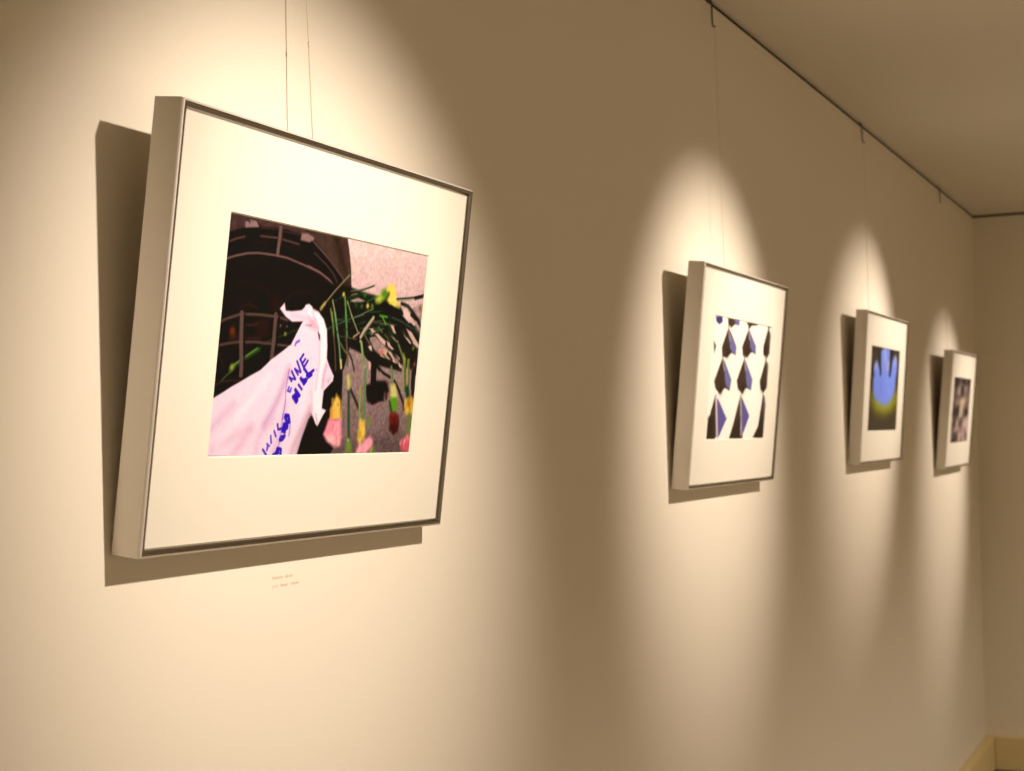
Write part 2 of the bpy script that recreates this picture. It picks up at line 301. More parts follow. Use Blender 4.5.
  ('L',(110,104,84),2,1.0,2.05,[(306.8,163.6),(295.4,152.3),(286.9,144.0)]),
  ('L',(206,178,152),3,1.0,2.34,[(265.9,141.9),(277.9,147.8)]),
  ('B',(150,60,40),1.53,0.8,[(269.6,139.5)]),
  ('B',(214,196,160),1.78,1.0,[(282.3,137.7)]),
  ('L',(150,176,116),2.2,1.0,4.59,[(285.1,136.1),(289.6,125.0),(294.9,114.8),(299.6,102.8)]),
  ('L',(92,128,92),2,1.0,1.88,[(289.8,130.3),(296.7,109.7)]),
  ('L',(126,126,84),2.5,1.0,2.29,[(238.7,132.7),(248.1,124.7),(255.0,121.6)]),
  ('L',(62,60,40),2.5,1.0,3.11,[(259.8,121.8),(267.8,113.6),(274.9,101.9)]),
  ('L',(150,140,90),2,1.0,1.54,[(291.7,145.1),(305.5,134.6)]),
  ('P',(222,204,186),2.5,1.0,[(300.8,132.6),(309.0,133.9),(312.0,127.0),(306.6,128.5)]),
  ('B',(216,180,150),2.05,1.0,[(307.1,152.6)]),
  ('L',(46,52,50),2.5,1.0,4.49,[(345.3,171.6),(369.0,168.7),(395.7,163.2),(411.6,158.7),(428.2,151.4)]),
  ('L',(80,88,88),2,1.0,1.17,[(352.3,172.0),(380.1,167.7),(407.3,161.2)]),
  ('L',(96,156,60),3,1.0,3.12,[(322.5,171.7),(340.0,171.2)]),
  ('L',(110,160,70),2,1.0,2.69,[(328.8,170.4),(338.3,162.2)]),
  ('L',(34,34,26),3,1.0,4.8,[(400.2,178.2),(416.3,172.9),(427.3,165.3)]),
  ('L',(120,130,56),2.5,1.0,5.29,[(390.1,126.4),(395.9,115.7),(397.0,105.6)]),
  ('L',(176,176,66),3,1.0,3.38,[(392.6,122.8),(396.5,117.5)]),
  ('L',(130,140,96),3,1.0,3.27,[(375.0,138.3),(386.5,126.2),(391.5,119.1)]),
  ('B',(150,158,90),2.64,0.8,[(413.3,135.8)]),
  ('L',(40,26,22),4,1.0,11.69,[(414.6,124.8),(424.1,115.0),(423.9,106.7)]),
  ('L',(30,30,20),2.5,1.0,2.89,[(300.9,123.8),(330.7,120.0),(357.6,116.7),(380.6,109.6)]),
  ('L',(34,36,22),3,1.0,2.53,[(301.9,118.6),(320.2,111.5),(333.7,104.1)]),
  ('L',(26,18,16),2.5,1.0,13.01,[(318.6,113.5),(320.7,100.7),(322.2,87.9)]),
  ('L',(40,34,26),2.5,1.0,2.57,[(333.7,116.6),(353.1,115.0),(373.3,111.7),(387.4,107.3)]),
  ('L',(34,30,26),2.5,1.0,3.47,[(327.0,110.6),(342.9,101.6),(361.6,96.5)]),
  ('L',(112,140,84),2.5,1.0,4.63,[(362.3,109.6),(367.6,99.2),(367.5,91.0)]),
  ('L',(44,34,32),2.5,1.0,4.15,[(373.9,92.0),(387.7,80.0),(400.6,65.3),(404.8,57.0)]),
  ('L',(150,150,96),2.5,1.0,2.97,[(392.4,120.0),(393.6,103.4),(397.7,80.3)]),
  ('L',(84,110,56),2.5,1.0,2.96,[(397.4,120.2),(398.6,103.6),(402.7,80.4)]),
  ('L',(168,164,96),2.5,1.0,2.95,[(403.2,120.5),(404.5,103.8),(408.6,80.5)]),
  ('L',(96,120,60),2.5,1.0,3.07,[(406.6,120.6),(407.8,104.0),(412.0,80.6)]),
  ('L',(36,80,48),4,1.0,9.02,[(407.3,83.0),(410.4,75.6)]),
  ('L',(30,20,18),3,1.0,9.33,[(420.0,104.4),(421.7,87.6),(426.1,74.2)]),
  ('B',(190,120,90),2.66,0.7,[(420.4,115.4)]),
  ('P',(26,10,14),4.5,1.0,[(304.2,84.3),(319.0,87.2),(328.2,90.9),(352.4,91.6),(362.1,79.4),(349.6,76.1),(351.9,67.0),(340.1,65.6),(325.3,61.4),(311.9,65.3),(306.5,76.5)]),
  ('B',(60,20,26),2.62,0.8,[(330.5,78.5)]),
  ('P',(206,206,120),6,1.0,[(365.0,86.9),(376.5,88.7),(383.2,76.9),(386.2,69.5),(368.7,67.7)]),
  ('P',(104,160,44),4,1.0,[(367.4,71.3),(385.2,71.7),(387.0,57.5),(382.0,52.7),(373.1,52.9)]),
  ('L',(30,60,20),4.5,1.0,3.1,[(366.1,66.1),(372.8,54.3)]),
  ('P',(104,32,22),6,1.0,[(369.3,49.8),(377.6,52.6),(386.1,51.8),(395.6,39.6),(394.7,29.1),(383.7,24.3),(372.1,32.0)]),
  ('B',(160,64,34),2.73,0.8,[(378.8,49.2)]),
  ('P',(50,16,14),6,0.7,[(374.8,36.5),(394.1,36.6),(392.7,28.3),(383.6,24.9),(373.4,31.3)]),
  ('P',(214,182,70),6,1.0,[(403.6,60.8),(407.4,69.2),(425.0,73.7),(430.6,58.2),(423.7,49.0),(408.5,51.5)]),
  ('L',(130,96,30),4.5,1.0,3.66,[(414.6,71.6),(419.7,50.4)]),
  ('L',(112,142,60),4.5,1.0,8.12,[(421.5,47.4),(421.8,36.7),(422.2,25.3)]),
  ('P',(216,104,118),6,1.0,[(422.2,25.3),(433.5,15.3),(432.7,0.8),(408.1,4.1),(404.0,12.5)]),
  ('P',(240,176,170),6,1.0,[(404.0,12.5),(421.1,23.0),(423.6,18.4),(411.6,9.4)]),
  ('L',(66,92,66),2,1.0,5.7,[(266.0,81.1),(271.2,52.9),(277.2,20.3)]),
  ('L',(28,30,18),4.5,1.0,3.06,[(270.8,78.4),(297.6,53.3)]),
  ('P',(190,196,116),4.5,1.0,[(258.9,95.0),(263.8,97.3),(268.9,88.3),(269.2,78.4),(263.3,78.2)]),
  ('P',(120,152,66),6,1.0,[(272.9,18.9),(279.4,19.6),(286.3,8.9),(284.1,1.5),(272.0,1.6)]),
  ('B',(200,206,160),1.79,0.8,[(276.1,17.5)]),
  ('L',(106,140,96),2,1.0,5.04,[(300.6,103.6),(304.6,75.0),(307.7,43.3)]),
  ('L',(150,160,90),2,1.0,4.3,[(292.3,81.8),(294.9,60.4),(299.2,40.4)]),
  ('P',(224,196,82),6,1.0,[(299.8,41.8),(310.2,41.9),(314.9,26.0),(302.8,10.9),(296.9,18.8)]),
  ('P',(244,168,180),6,1.0,[(312.6,17.3),(326.2,22.2),(333.9,17.3),(335.3,8.5),(319.0,0.9),(296.0,0.5),(298.5,7.6),(305.7,10.2)]),
  ('B',(250,205,200),2.81,0.7,[(319.6,10.1)]),
  ('P',(116,156,50),4.5,1.0,[(316.8,47.0),(322.5,42.0),(320.8,36.2),(315.2,40.5)]),
  ('P',(110,140,60),6,1.0,[(334.8,11.4),(341.9,4.0),(336.8,0.8),(325.5,1.0)]),
  ('P',(226,196,98),6,1.0,[(240.2,72.7),(247.2,68.7),(251.5,65.0),(255.8,41.2),(230.5,41.0),(232.8,59.3)]),
  ('P',(232,170,84),5,0.7,[(231.0,55.1),(241.3,55.3),(241.2,41.3),(230.5,41.0)]),
  ('B',(96,90,40),1.16,0.8,[(246.2,59.6)]),
  ('P',(242,158,172),6,1.0,[(227.7,42.1),(255.8,42.9),(260.4,23.2),(259.6,11.9),(245.6,9.8),(227.6,17.0),(219.6,24.6)]),
  ('P',(236,196,188),6,0.7,[(221.0,25.3),(236.7,23.2),(258.0,20.4),(257.5,11.9),(245.5,10.3),(228.8,17.7)]),
  ('L',(214,116,134),3,0.7,2.55,[(240.9,35.8),(236.7,23.2)]),
  ('L',(214,116,134),3,0.7,2.57,[(249.7,23.2),(250.7,12.0)]),
  ('L',(242,204,196),5,0.65,3.79,[(242.0,19.3),(239.5,16.0)]),
  ('L',(242,204,196),5,0.65,2.84,[(232.8,22.7),(233.8,18.3)]),
  ('L',(242,204,196),5,0.65,2.55,[(235.8,21.9),(233.6,17.2)]),
  ('L',(242,204,196),5,0.65,3.36,[(245.0,36.2),(243.0,30.6)]),
  ('L',(242,204,196),5,0.65,4.32,[(237.5,25.7),(239.5,19.9)]),
  ('L',(242,204,196),5,0.65,4.36,[(252.2,27.9),(250.9,24.1)]),
  ('L',(250,190,196),5,0.65,4.04,[(250.1,37.1),(250.3,33.3)]),
  ('L',(250,190,196),5,0.65,2.57,[(251.7,18.2),(254.0,12.2)]),
  ('L',(228,132,150),5,0.65,3.06,[(257.2,26.5),(259.8,23.5)]),
  ('L',(252,200,204),5,0.65,4.06,[(305.9,8.8),(303.8,3.3)]),
  ('L',(244,176,190),5,0.65,3.57,[(333.5,6.3),(331.6,3.0)]),
  ('L',(252,200,204),5,0.65,4.02,[(319.8,8.6),(318.1,4.6)]),
  ('L',(244,176,190),5,0.65,2.4,[(329.3,16.9),(332.0,13.7)]),
  ('L',(244,176,190),5,0.65,2.96,[(304.7,12.0),(302.4,8.9)]),
  ('L',(244,176,190),5,0.65,2.92,[(318.2,9.6),(318.5,5.6)]),
  ('L',(244,176,190),5,0.65,3.44,[(318.5,12.7),(316.5,7.3)]),
  ('L',(244,176,190),5,0.65,2.64,[(302.6,11.1),(306.5,6.2)]),
  ('L',(252,200,204),5,0.65,2.84,[(303.8,18.0),(306.4,13.3)]),
  ('L',(190,80,96),5,0.65,4.06,[(408.3,18.1),(408.2,14.6)]),
  ('L',(236,164,164),5,0.65,4.18,[(406.0,16.6),(403.7,13.1)]),
  ('L',(190,80,96),5,0.65,4.2,[(418.9,18.0),(418.8,12.0)]),
  ('L',(226,130,140),5,0.65,4.03,[(407.4,11.1),(411.5,6.4)]),
  ('L',(226,130,140),5,0.65,5.12,[(425.0,10.6),(427.5,4.4)]),
  ('L',(190,80,96),5,0.65,5.21,[(409.6,12.5),(409.3,6.0)]),
  ('L',(190,80,96),5,0.65,2.7,[(423.1,10.0),(426.6,4.4)]),
  ('L',(190,80,96),5,0.65,4.18,[(424.3,15.2),(426.1,10.0)]),
  ('L',(226,130,140),5,0.65,2.75,[(422.7,15.8),(421.2,12.0)]),
  ('L',(70,20,16),5,0.65,2.57,[(383.5,32.5),(384.5,26.1)]),
  ('L',(70,20,16),5,0.65,3.82,[(384.5,42.0),(383.4,36.5)]),
  ('L',(70,20,16),5,0.65,3.1,[(374.0,33.7),(373.0,29.7)]),
  ('L',(126,46,30),5,0.65,2.17,[(373.9,44.5),(377.5,40.3)]),
  ('L',(126,46,30),5,0.65,4.27,[(387.1,44.1),(389.3,39.4)]),
  ('L',(70,20,16),5,0.65,3.29,[(390.7,47.9),(393.1,42.2)]),
  ('L',(126,46,30),5,0.65,4.1,[(373.6,46.1),(375.7,40.9)]),
  ('L',(70,20,16),5,0.65,3.36,[(392.1,36.8),(391.7,33.6)]),
  ('L',(126,46,30),5,0.65,2.92,[(393.1,41.3),(391.6,38.1)]),
  ('L',(176,140,48),5,0.65,2.72,[(419.2,59.2),(417.1,53.1)]),
  ('L',(176,140,48),5,0.65,4.7,[(412.4,69.4),(414.8,65.5)]),
  ('L',(176,140,48),5,0.65,2.81,[(421.9,68.9),(420.6,65.6)]),
  ('L',(176,140,48),5,0.65,5.09,[(412.2,69.1),(412.9,63.7)]),
  ('L',(226,200,96),5,0.65,3.27,[(426.2,55.8),(427.2,51.3)]),
  ('L',(176,140,48),5,0.65,4.71,[(415.4,68.8),(413.7,62.0)]),
  ('L',(226,200,96),5,0.65,4.3,[(406.7,68.8),(407.1,64.4)]),
  ('L',(226,200,96),5,0.65,3.71,[(414.9,58.5),(418.8,54.3)]),
  ('L',(226,200,96),5,0.65,4.16,[(415.7,57.6),(414.0,52.7)]),
  ('L',(206,166,74),5,0.65,2.89,[(246.2,62.4),(244.5,59.3)]),
  ('L',(206,166,74),5,0.65,4.13,[(234.2,65.9),(235.9,62.2)]),
  ('L',(238,206,120),5,0.65,3.75,[(240.0,62.6),(243.5,56.8)]),
  ('L',(206,166,74),5,0.65,4.07,[(233.1,51.6),(234.5,45.8)]),
  ('L',(238,206,120),5,0.65,3.1,[(245.4,52.0),(248.3,47.0)]),
  ('L',(206,166,74),5,0.65,2.49,[(251.7,52.8),(254.4,48.6)]),
  ('L',(238,206,120),5,0.65,2.64,[(231.7,66.3),(232.4,62.4)]),
  ('L',(238,206,120),5,0.65,2.21,[(231.5,56.3),(229.3,53.1)]),
  ('L',(238,206,120),5,0.65,2.92,[(239.5,49.8),(239.8,45.8)]),
  ('L',(236,212,110),5,0.65,4.32,[(300.7,41.5),(298.9,36.8)]),
  ('L',(196,166,62),5,0.65,4.46,[(301.3,25.5),(301.7,21.1)]),
  ('L',(236,212,110),5,0.65,3.5,[(302.6,31.6),(303.0,27.1)]),
  ('L',(196,166,62),5,0.65,4.72,[(311.3,20.3),(312.5,17.0)]),
  ('L',(236,212,110),5,0.65,2.84,[(309.8,32.2),(307.6,26.0)]),
  ('L',(196,166,62),5,0.65,3.33,[(302.2,25.6),(301.1,21.7)]),
  ('L',(196,166,62),5,0.65,3.84,[(301.1,28.9),(303.8,24.7)]),
  ('L',(236,212,110),5,0.65,4.09,[(311.4,23.1),(311.4,19.7)]),
  ('L',(236,212,110),5,0.65,2.75,[(310.3,30.6),(310.7,25.0)]),
  ('L',(12,6,8),5,0.65,3.71,[(324.4,69.2),(325.1,64.3)]),
  ('L',(52,22,26),5,0.65,2.39,[(311.7,84.0),(312.8,79.0)]),
  ('L',(12,6,8),5,0.65,4.15,[(317.3,80.2),(318.9,75.5)]),
  ('L',(52,22,26),5,0.65,3.07,[(334.4,77.3),(338.8,71.5)]),
  ('L',(52,22,26),5,0.65,2.72,[(357.4,74.7),(355.8,70.2)]),
  ('L',(52,22,26),5,0.65,3.04,[(356.5,89.1),(355.6,86.0)]),
  ('L',(52,22,26),5,0.65,2.57,[(349.0,76.3),(352.9,73.4)]),
  ('L',(40,16,20),5,0.65,4.39,[(355.8,84.5),(358.2,78.1)]),
  ('L',(52,22,26),5,0.65,4.0,[(355.9,74.8),(357.3,70.1)]),
  ('P',(243,224,233),2.2,1.0,[(107.3,164.0),(115.3,171.2),(119.0,162.7),(131.7,162.9),(150.1,165.6),(155.4,169.0),(157.3,172.2),(164.2,173.7),(170.8,170.9),(173.7,165.4),(184.9,165.9),(173.3,168.3),(184.8,165.8),(197.4,157.8),(205.8,146.1),(209.9,127.2),(211.6,113.5),(219.6,104.3),(230.5,93.6),(229.2,86.6),(230.6,88.4),(212.1,75.5),(211.2,54.8),(220.0,52.5),(215.0,48.0),(213.0,45.0),(205.6,34.5),(201.5,36.2),(193.6,46.4),(187.0,48.8),(191.2,47.7),(184.8,42.2),(175.2,20.6),(168.0,-0.3),(-3.0,1.4),(-0.6,30.8),(-1.5,55.2),(-0.4,61.4),(18.5,69.2),(30.0,74.5),(43.7,79.9),(63.6,88.1),(82.0,95.1),(100.0,107.2),(116.6,115.8),(135.7,126.0),(143.2,137.0),(149.8,146.7),(154.6,153.0),(133.7,151.2),(120.2,155.9)]),
  ('L',(224,196,216),11,0.8,7.25,[(4.4,30.8),(15.1,39.5),(39.2,55.9)]),
  ('L',(226,200,214),11,0.7,7.15,[(8.0,7.4),(34.8,18.4),(73.0,31.0)]),
  ('L',(222,192,208),11,0.7,8.69,[(45.8,2.0),(60.4,15.8),(75.1,31.0)]),
  ('L',(226,200,218),11,0.7,9.83,[(86.5,1.5),(91.7,23.3),(115.5,41.6)]),
  ('L',(208,176,206),11,0.9,7.44,[(98.6,35.0),(113.5,53.3),(124.3,70.6),(135.9,97.2)]),
  ('L',(250,236,240),11,0.8,9.13,[(47.9,41.0),(73.8,65.5),(98.7,88.0)]),
  ('L',(250,238,240),11,0.6,7.66,[(17.2,13.5),(38.6,33.4),(64.5,56.4)]),
  ('L',(216,188,214),11,0.7,8.83,[(121.7,4.9),(131.9,25.9),(135.7,57.6)]),
  ('L',(206,178,190),11,0.9,7.7,[(156.0,0.6),(165.9,19.2),(173.4,31.3),(186.6,53.1)]),
  ('L',(120,104,110),11,0.6,3.24,[(168.0,-0.3),(175.5,19.2),(187.9,45.7)]),
  ('L',(250,236,242),11,0.8,9.66,[(169.4,54.2),(171.2,71.7),(175.1,90.7)]),
  ('P',(252,240,242),4,1.0,[(163.0,172.2),(173.3,168.3),(184.8,165.8),(197.4,157.8),(205.8,146.1),(209.9,127.2),(211.3,110.8),(206.3,94.1),(207.4,76.6),(211.2,54.8),(220.0,52.5),(205.6,34.5),(193.6,46.4),(190.3,72.2),(189.6,76.1),(193.2,104.5),(193.0,123.6),(191.9,135.7),(188.3,146.4),(177.9,156.5),(164.9,161.0)]),
  ('P',(64,40,46),2.5,0.9,[(186.8,144.7),(192.6,139.9),(194.2,133.8),(191.1,134.3)]),
  ('P',(226,186,198),7,0.9,[(165.4,158.3),(179.1,156.6),(188.3,146.4),(182.4,144.6),(167.2,147.7)]),
  ('L',(214,190,204),5,0.8,2.95,[(193.0,133.8),(196.4,110.1),(194.3,77.4)]),
  ('L',(232,196,210),8,0.8,3.92,[(132.4,158.7),(151.5,157.4),(165.9,157.1)]),
  ('L',(150,110,130),3,0.7,1.04,[(161.2,149.4),(173.3,149.5)]),
  ('L',(200,168,190),6,0.8,3.89,[(211.8,105.3),(208.8,94.2),(208.7,80.5)]),
  ('B',(206,176,190),4.12,0.6,[(220.0,87.7)]),
  ('L',(216,188,200),5,0.7,2.97,[(171.8,164.9),(180.6,156.8),(187.4,146.4)]),
  ('L',(180,160,170),3,0.7,2.2,[(199.5,47.8),(205.2,36.9)]),
  ('L',(226,206,214),5,0.7,3.44,[(184.9,74.8),(193.3,47.8)]),
  ('L',(110,84,214),2.5,0.9,2.99,[(144.2,125.8),(145.5,128.5),(151.5,130.9)]),
  ('L',(66,40,190),1.5,1.0,3.15,[(157.0,110.2),(165.8,100.8)]),
  ('L',(66,40,190),1.5,1.0,3.14,[(157.0,110.0),(162.5,115.9)]),
  ('L',(66,40,190),1.5,1.0,3.22,[(161.7,105.4),(167.1,110.7)]),
  ('L',(66,40,190),1.5,1.0,3.28,[(165.8,101.0),(172.6,109.1)]),
  ('L',(66,40,190),1.5,1.0,2.92,[(147.9,98.8),(155.4,92.4)]),
  ('L',(66,40,190),1.5,1.0,2.28,[(148.3,98.5),(158.6,95.4)]),
  ('L',(66,40,190),1.5,1.0,3.13,[(151.0,107.5),(160.4,95.9)]),
  ('L',(66,40,190),1.5,1.0,3.03,[(138.9,88.9),(143.9,84.8)]),
  ('L',(66,40,190),1.5,1.0,2.14,[(138.9,88.5),(150.2,86.8)]),
  ('L',(66,40,190),1.5,1.0,3.17,[(142.4,95.7),(150.8,87.3)]),
  ('L',(110,84,214),1.5,1.0,2.85,[(140.0,78.0),(137.7,73.8),(143.2,72.9),(144.4,76.6)]),
  ('L',(66,40,190),1.5,1.0,4.12,[(166.2,100.0),(176.7,93.1)]),
  ('L',(66,40,190),1.5,1.0,3.86,[(173.2,92.0),(186.2,98.7)]),
  ('L',(66,40,190),1.5,1.0,3.85,[(176.3,90.0),(183.3,93.4)]),
  ('L',(66,40,190),1.5,1.0,4.74,[(161.7,88.4),(169.0,83.5)]),
  ('L',(66,40,190),1.5,1.0,3.69,[(163.9,86.4),(172.0,87.7)]),
  ('L',(66,40,190),1.5,1.0,5.31,[(169.1,83.0),(173.1,86.7)]),
  ('L',(66,40,190),1.5,1.0,3.25,[(158.3,81.1),(165.7,76.1)]),
  ('L',(66,40,190),1.5,1.0,4.73,[(152.9,75.2),(162.3,68.8)]),
  ('L',(66,40,190),1.5,1.0,4.94,[(149.6,67.4),(157.1,61.4)]),
  ('L',(66,40,190),1.5,1.0,5.47,[(153.9,69.6),(158.6,63.5)]),
  ('L',(66,40,190),1.5,1.0,3.83,[(150.7,66.4),(159.7,67.7)]),
  ('B',(110,84,214),0.99,0.7,[(191.8,99.5)]),
  ('B',(110,84,214),0.7,0.5,[(179.0,112.6)]),
  ('L',(120,96,196),2.5,0.7,1.44,[(137.1,97.3),(133.8,76.1),(135.5,59.0),(132.6,41.8)]),
  ('L',(66,40,190),1.5,1.0,4.93,[(138.4,45.8),(144.3,45.4),(147.1,38.8),(143.1,37.8),(137.9,43.9)]),
  ('L',(66,40,190),1.5,1.0,4.62,[(136.7,35.8),(143.3,36.3),(143.3,31.6),(137.9,33.9)]),
  ('L',(66,40,190),1.5,1.0,5.11,[(135.7,32.0),(139.9,27.3)]),
  ('L',(66,40,190),1.5,1.0,4.71,[(135.5,28.2),(143.9,33.0)]),
  ('L',(66,40,190),1.5,1.0,3.72,[(131.3,18.7),(133.3,21.6),(140.7,22.5),(137.1,18.7),(132.3,17.8)]),
  ('L',(66,40,190),1.5,1.0,2.99,[(124.3,35.8),(126.4,30.1),(134.2,31.1)]),
  ('L',(110,84,214),1.5,1.0,3.14,[(119.0,28.2),(123.2,22.5)]),
  ('L',(110,84,214),1.5,1.0,3.1,[(113.4,22.6),(115.5,15.0)]),
  ('L',(110,84,214),1.5,1.0,2.11,[(107.2,14.1),(112.9,11.3)]),
  ('L',(110,84,214),1.5,1.0,3.38,[(109.5,12.2),(108.7,7.6)]),
  ('L',(66,40,190),1.5,1.0,2.92,[(100.6,7.6),(108.1,1.5)]),
  ('L',(66,40,190),1.5,1.0,4.1,[(121.1,1.3),(128.9,3.6),(131.4,8.3),(135.7,7.3),(135.9,1.6)]),
  ('L',(66,40,190),1.5,1.0,2.85,[(126.3,4.6),(132.2,3.5)]),
  ('L',(66,40,190),1.5,1.0,5.08,[(128.9,8.3),(127.4,2.7)]),
  ('L',(110,84,214),3,0.5,2.38,[(148.9,23.5),(149.4,28.2),(149.2,37.8)]),
  ('L',(110,84,214),3,0.5,1.62,[(133.1,47.2),(133.1,37.7),(130.8,12.1)]),
  ('N',7,2,[(-11.5,262.3),(455.2,267.8),(473.2,-22.8),(-10.7,-12.3)]),
 ],
 [
  ('P',(255,253,234),1,1.0,[(-23.8,269.2),(468.0,281.5),(540.4,-32.1),(-27.8,-22.9)]),
  ('P',(84,80,136),3,1.0,[(12.1,253.8),(56.8,258.8),(62.6,246.2),(41.8,239.3),(21.1,243.6)]),
  ('P',(88,74,64),3,1.0,[(95.1,256.0),(180.5,259.9),(178.5,245.9),(147.4,245.7),(123.4,236.4),(100.8,244.5)]),
  ('P',(128,128,172),4.0,1.0,[(139.0,256.8),(180.6,259.5),(178.5,245.9),(150.0,246.7)]),
  ('P',(88,74,64),3,1.0,[(228.9,257.5),(317.2,258.7),(315.6,253.3),(273.7,250.8),(255.2,242.0)]),
  ('P',(92,78,66),3,1.0,[(389.7,257.8),(428.4,257.9),(407.7,250.9)]),
  ('P',(100,86,84),3,1.0,[(9.8,205.9),(30.7,194.9),(22.3,176.5)]),
  ('P',(84,72,58),3,1.0,[(105.3,237.4),(126.1,226.3),(170.7,199.5),(170.0,180.7),(140.9,184.9),(105.6,172.3),(75.0,176.3),(69.2,193.9)]),
  ('P',(128,128,172),4.0,1.0,[(118.7,227.9),(170.7,199.5),(170.0,180.7),(143.2,186.6),(124.4,195.3)]),
  ('L',(196,186,190),3,0.8,7.23,[(105.3,237.4),(120.2,211.5)]),
  ('B',(60,48,38),9.61,0.8,[(112.0,184.8)]),
  ('L',(120,100,84),2,1.0,6.69,[(105.3,237.4),(103.7,243.9)]),
  ('P',(84,72,58),3,1.0,[(250.6,242.6),(316.1,206.4),(317.7,189.1),(286.3,192.9),(254.1,179.5),(221.1,182.4),(211.9,200.6)]),
  ('P',(128,128,172),4.0,1.0,[(262.7,236.0),(316.1,206.4),(317.7,189.1),(288.6,195.6),(271.3,204.3)]),
  ('L',(196,186,190),3,0.8,7.91,[(250.6,242.6),(263.8,221.1)]),
  ('B',(60,48,38),10.25,0.8,[(254.9,192.4)]),
  ('L',(120,100,84),2,1.0,7.15,[(250.6,242.6),(248.8,249.3)]),
  ('P',(84,72,58),3,1.0,[(404.9,255.1),(439.1,225.7),(437.6,202.3),(413.0,185.6),(378.0,190.8),(374.3,210.1)]),
  ('L',(130,116,100),4,0.7,15.64,[(420.0,235.9),(428.6,205.0)]),
  ('B',(60,48,38),10.89,0.8,[(398.5,198.3)]),
  ('L',(120,100,84),2,1.0,7.8,[(405.5,253.0),(403.5,260.0)]),
  ('P',(84,72,58),3,1.0,[(81.0,173.7),(152.8,128.0),(145.0,104.2),(110.8,109.2),(79.5,94.7),(47.4,107.0),(34.6,121.6)]),
  ('P',(128,128,172),4.0,1.0,[(96.6,165.3),(152.8,128.0),(146.2,105.0),(117.6,114.7),(105.3,130.8)]),
  ('L',(196,186,190),3,0.8,7.07,[(81.0,173.7),(98.5,147.0)]),
  ('B',(60,48,38),9.62,0.8,[(85.0,107.0)]),
  ('L',(120,100,84),2,1.0,6.5,[(81.0,173.7),(79.3,180.1)]),
  ('P',(84,72,58),3,1.0,[(235.4,177.9),(308.7,132.3),(302.9,108.7),(265.9,113.1),(238.8,98.9),(204.3,109.2),(191.1,127.0)]),
  ('P',(128,128,172),4.0,1.0,[(249.5,169.1),(308.7,132.3),(302.9,108.7),(271.0,116.2),(257.0,135.2)]),
  ('L',(196,186,190),3,0.8,7.75,[(235.6,177.1),(251.1,152.1)]),
  ('B',(60,48,38),10.3,0.8,[(240.6,111.7)]),
  ('L',(120,100,84),2,1.0,7.12,[(235.6,177.1),(233.8,183.8)]),
  ('P',(84,72,58),3,1.0,[(405.2,184.8),(431.7,153.6),(435.8,121.4),(403.4,104.6),(375.8,112.9),(366.3,130.3)]),
  ('L',(130,116,100),4,0.7,15.82,[(419.9,166.6),(428.6,135.6)]),
  ('B',(60,48,38),10.98,0.8,[(394.8,117.8)]),
  ('L',(120,100,84),2,1.0,7.64,[(405.4,183.9),(403.5,191.0)]),
  ('P',(84,72,58),3,1.0,[(51.5,95.8),(76.0,77.1),(85.7,12.0),(68.2,2.3),(12.5,2.8),(13.4,35.5)]),
  ('P',(112,108,162),3,1.0,[(68.2,87.2),(140.9,44.8),(96.0,7.8),(81.3,3.0)]),
  ('L',(222,208,208),3,1.0,11.5,[(57.1,89.0),(82.7,7.9)]),
  ('P',(58,48,38),7,0.7,[(11.5,48.3),(50.2,48.5),(57.7,2.4),(13.8,2.8)]),
  ('P',(84,72,58),3,1.0,[(228.5,99.1),(267.8,66.8),(266.1,0.6),(165.8,1.5),(188.9,31.6)]),
  ('P',(112,108,162),3,1.0,[(242.6,90.0),(306.2,51.5),(271.1,15.2),(248.3,23.9)]),
  ('L',(210,198,196),4,0.8,11.31,[(229.3,96.1),(254.6,11.0)]),
  ('P',(58,48,38),7,0.7,[(204.3,32.4),(243.0,49.5),(241.3,0.9),(177.0,1.4)]),
  ('P',(84,72,58),3,1.0,[(401.8,104.6),(439.2,68.4),(439.0,-0.8),(343.5,3.5),(380.2,28.0)]),
  ('L',(132,122,130),4,0.8,15.34,[(413.7,90.5),(433.8,41.5)]),
  ('P',(58,48,38),7,0.7,[(383.7,32.5),(418.4,50.4),(429.3,-0.7),(360.7,2.5)]),
 ],
 [
  ('G',(74,66,52),(92,84,68),2.0,[(-9.6,266.4),(464.6,271.6),(495.8,-8.5),(1.5,-5.1)]),
  ('P',(146,148,50),42,1.0,[(27.7,117.2),(106.6,110.3),(359.6,127.5),(444.8,137.9),(438.1,80.3),(355.4,62.1),(232.8,48.6),(100.7,56.3),(32.0,84.5)]),
  ('P',(176,178,70),34,0.8,[(100.0,97.7),(233.1,86.8),(355.8,101.3),(331.7,70.6),(229.5,61.3),(126.9,69.0)]),
  ('P',(86,80,48),10,0.7,[(298.4,277.0),(432.5,265.7),(440.4,195.3),(338.1,248.5)]),
  ('P',(176,182,120),30,0.7,[(62.0,117.8),(109.8,97.9),(220.1,74.0),(324.9,96.5),(372.7,119.0),(345.4,140.2),(80.9,134.6)]),
  ('P',(140,166,246),20,1.0,[(50.9,177.0),(84.2,183.4),(156.8,185.6),(278.4,192.4),(387.9,192.8),(384.3,141.0),(363.1,114.4),(319.4,93.0),(267.5,82.1),(218.8,79.0),(152.1,86.7),(86.0,99.2),(58.0,125.9)]),
  ('P',(140,166,246),14,1.0,[(52.2,187.3),(62.9,206.2),(91.4,216.7),(124.8,193.8),(162.9,169.9),(62.2,163.0)]),
  ('P',(184,196,230),12,0.7,[(58.0,194.9),(85.0,211.1),(107.5,199.5),(84.2,183.4)]),
  ('P',(140,166,246),12,1.0,[(146.8,248.0),(185.0,256.4),(271.7,257.7),(276.4,215.9),(283.4,173.2),(154.9,169.7)]),
  ('L',(186,204,218),8,0.8,23.39,[(198.4,252.0),(210.3,222.0)]),
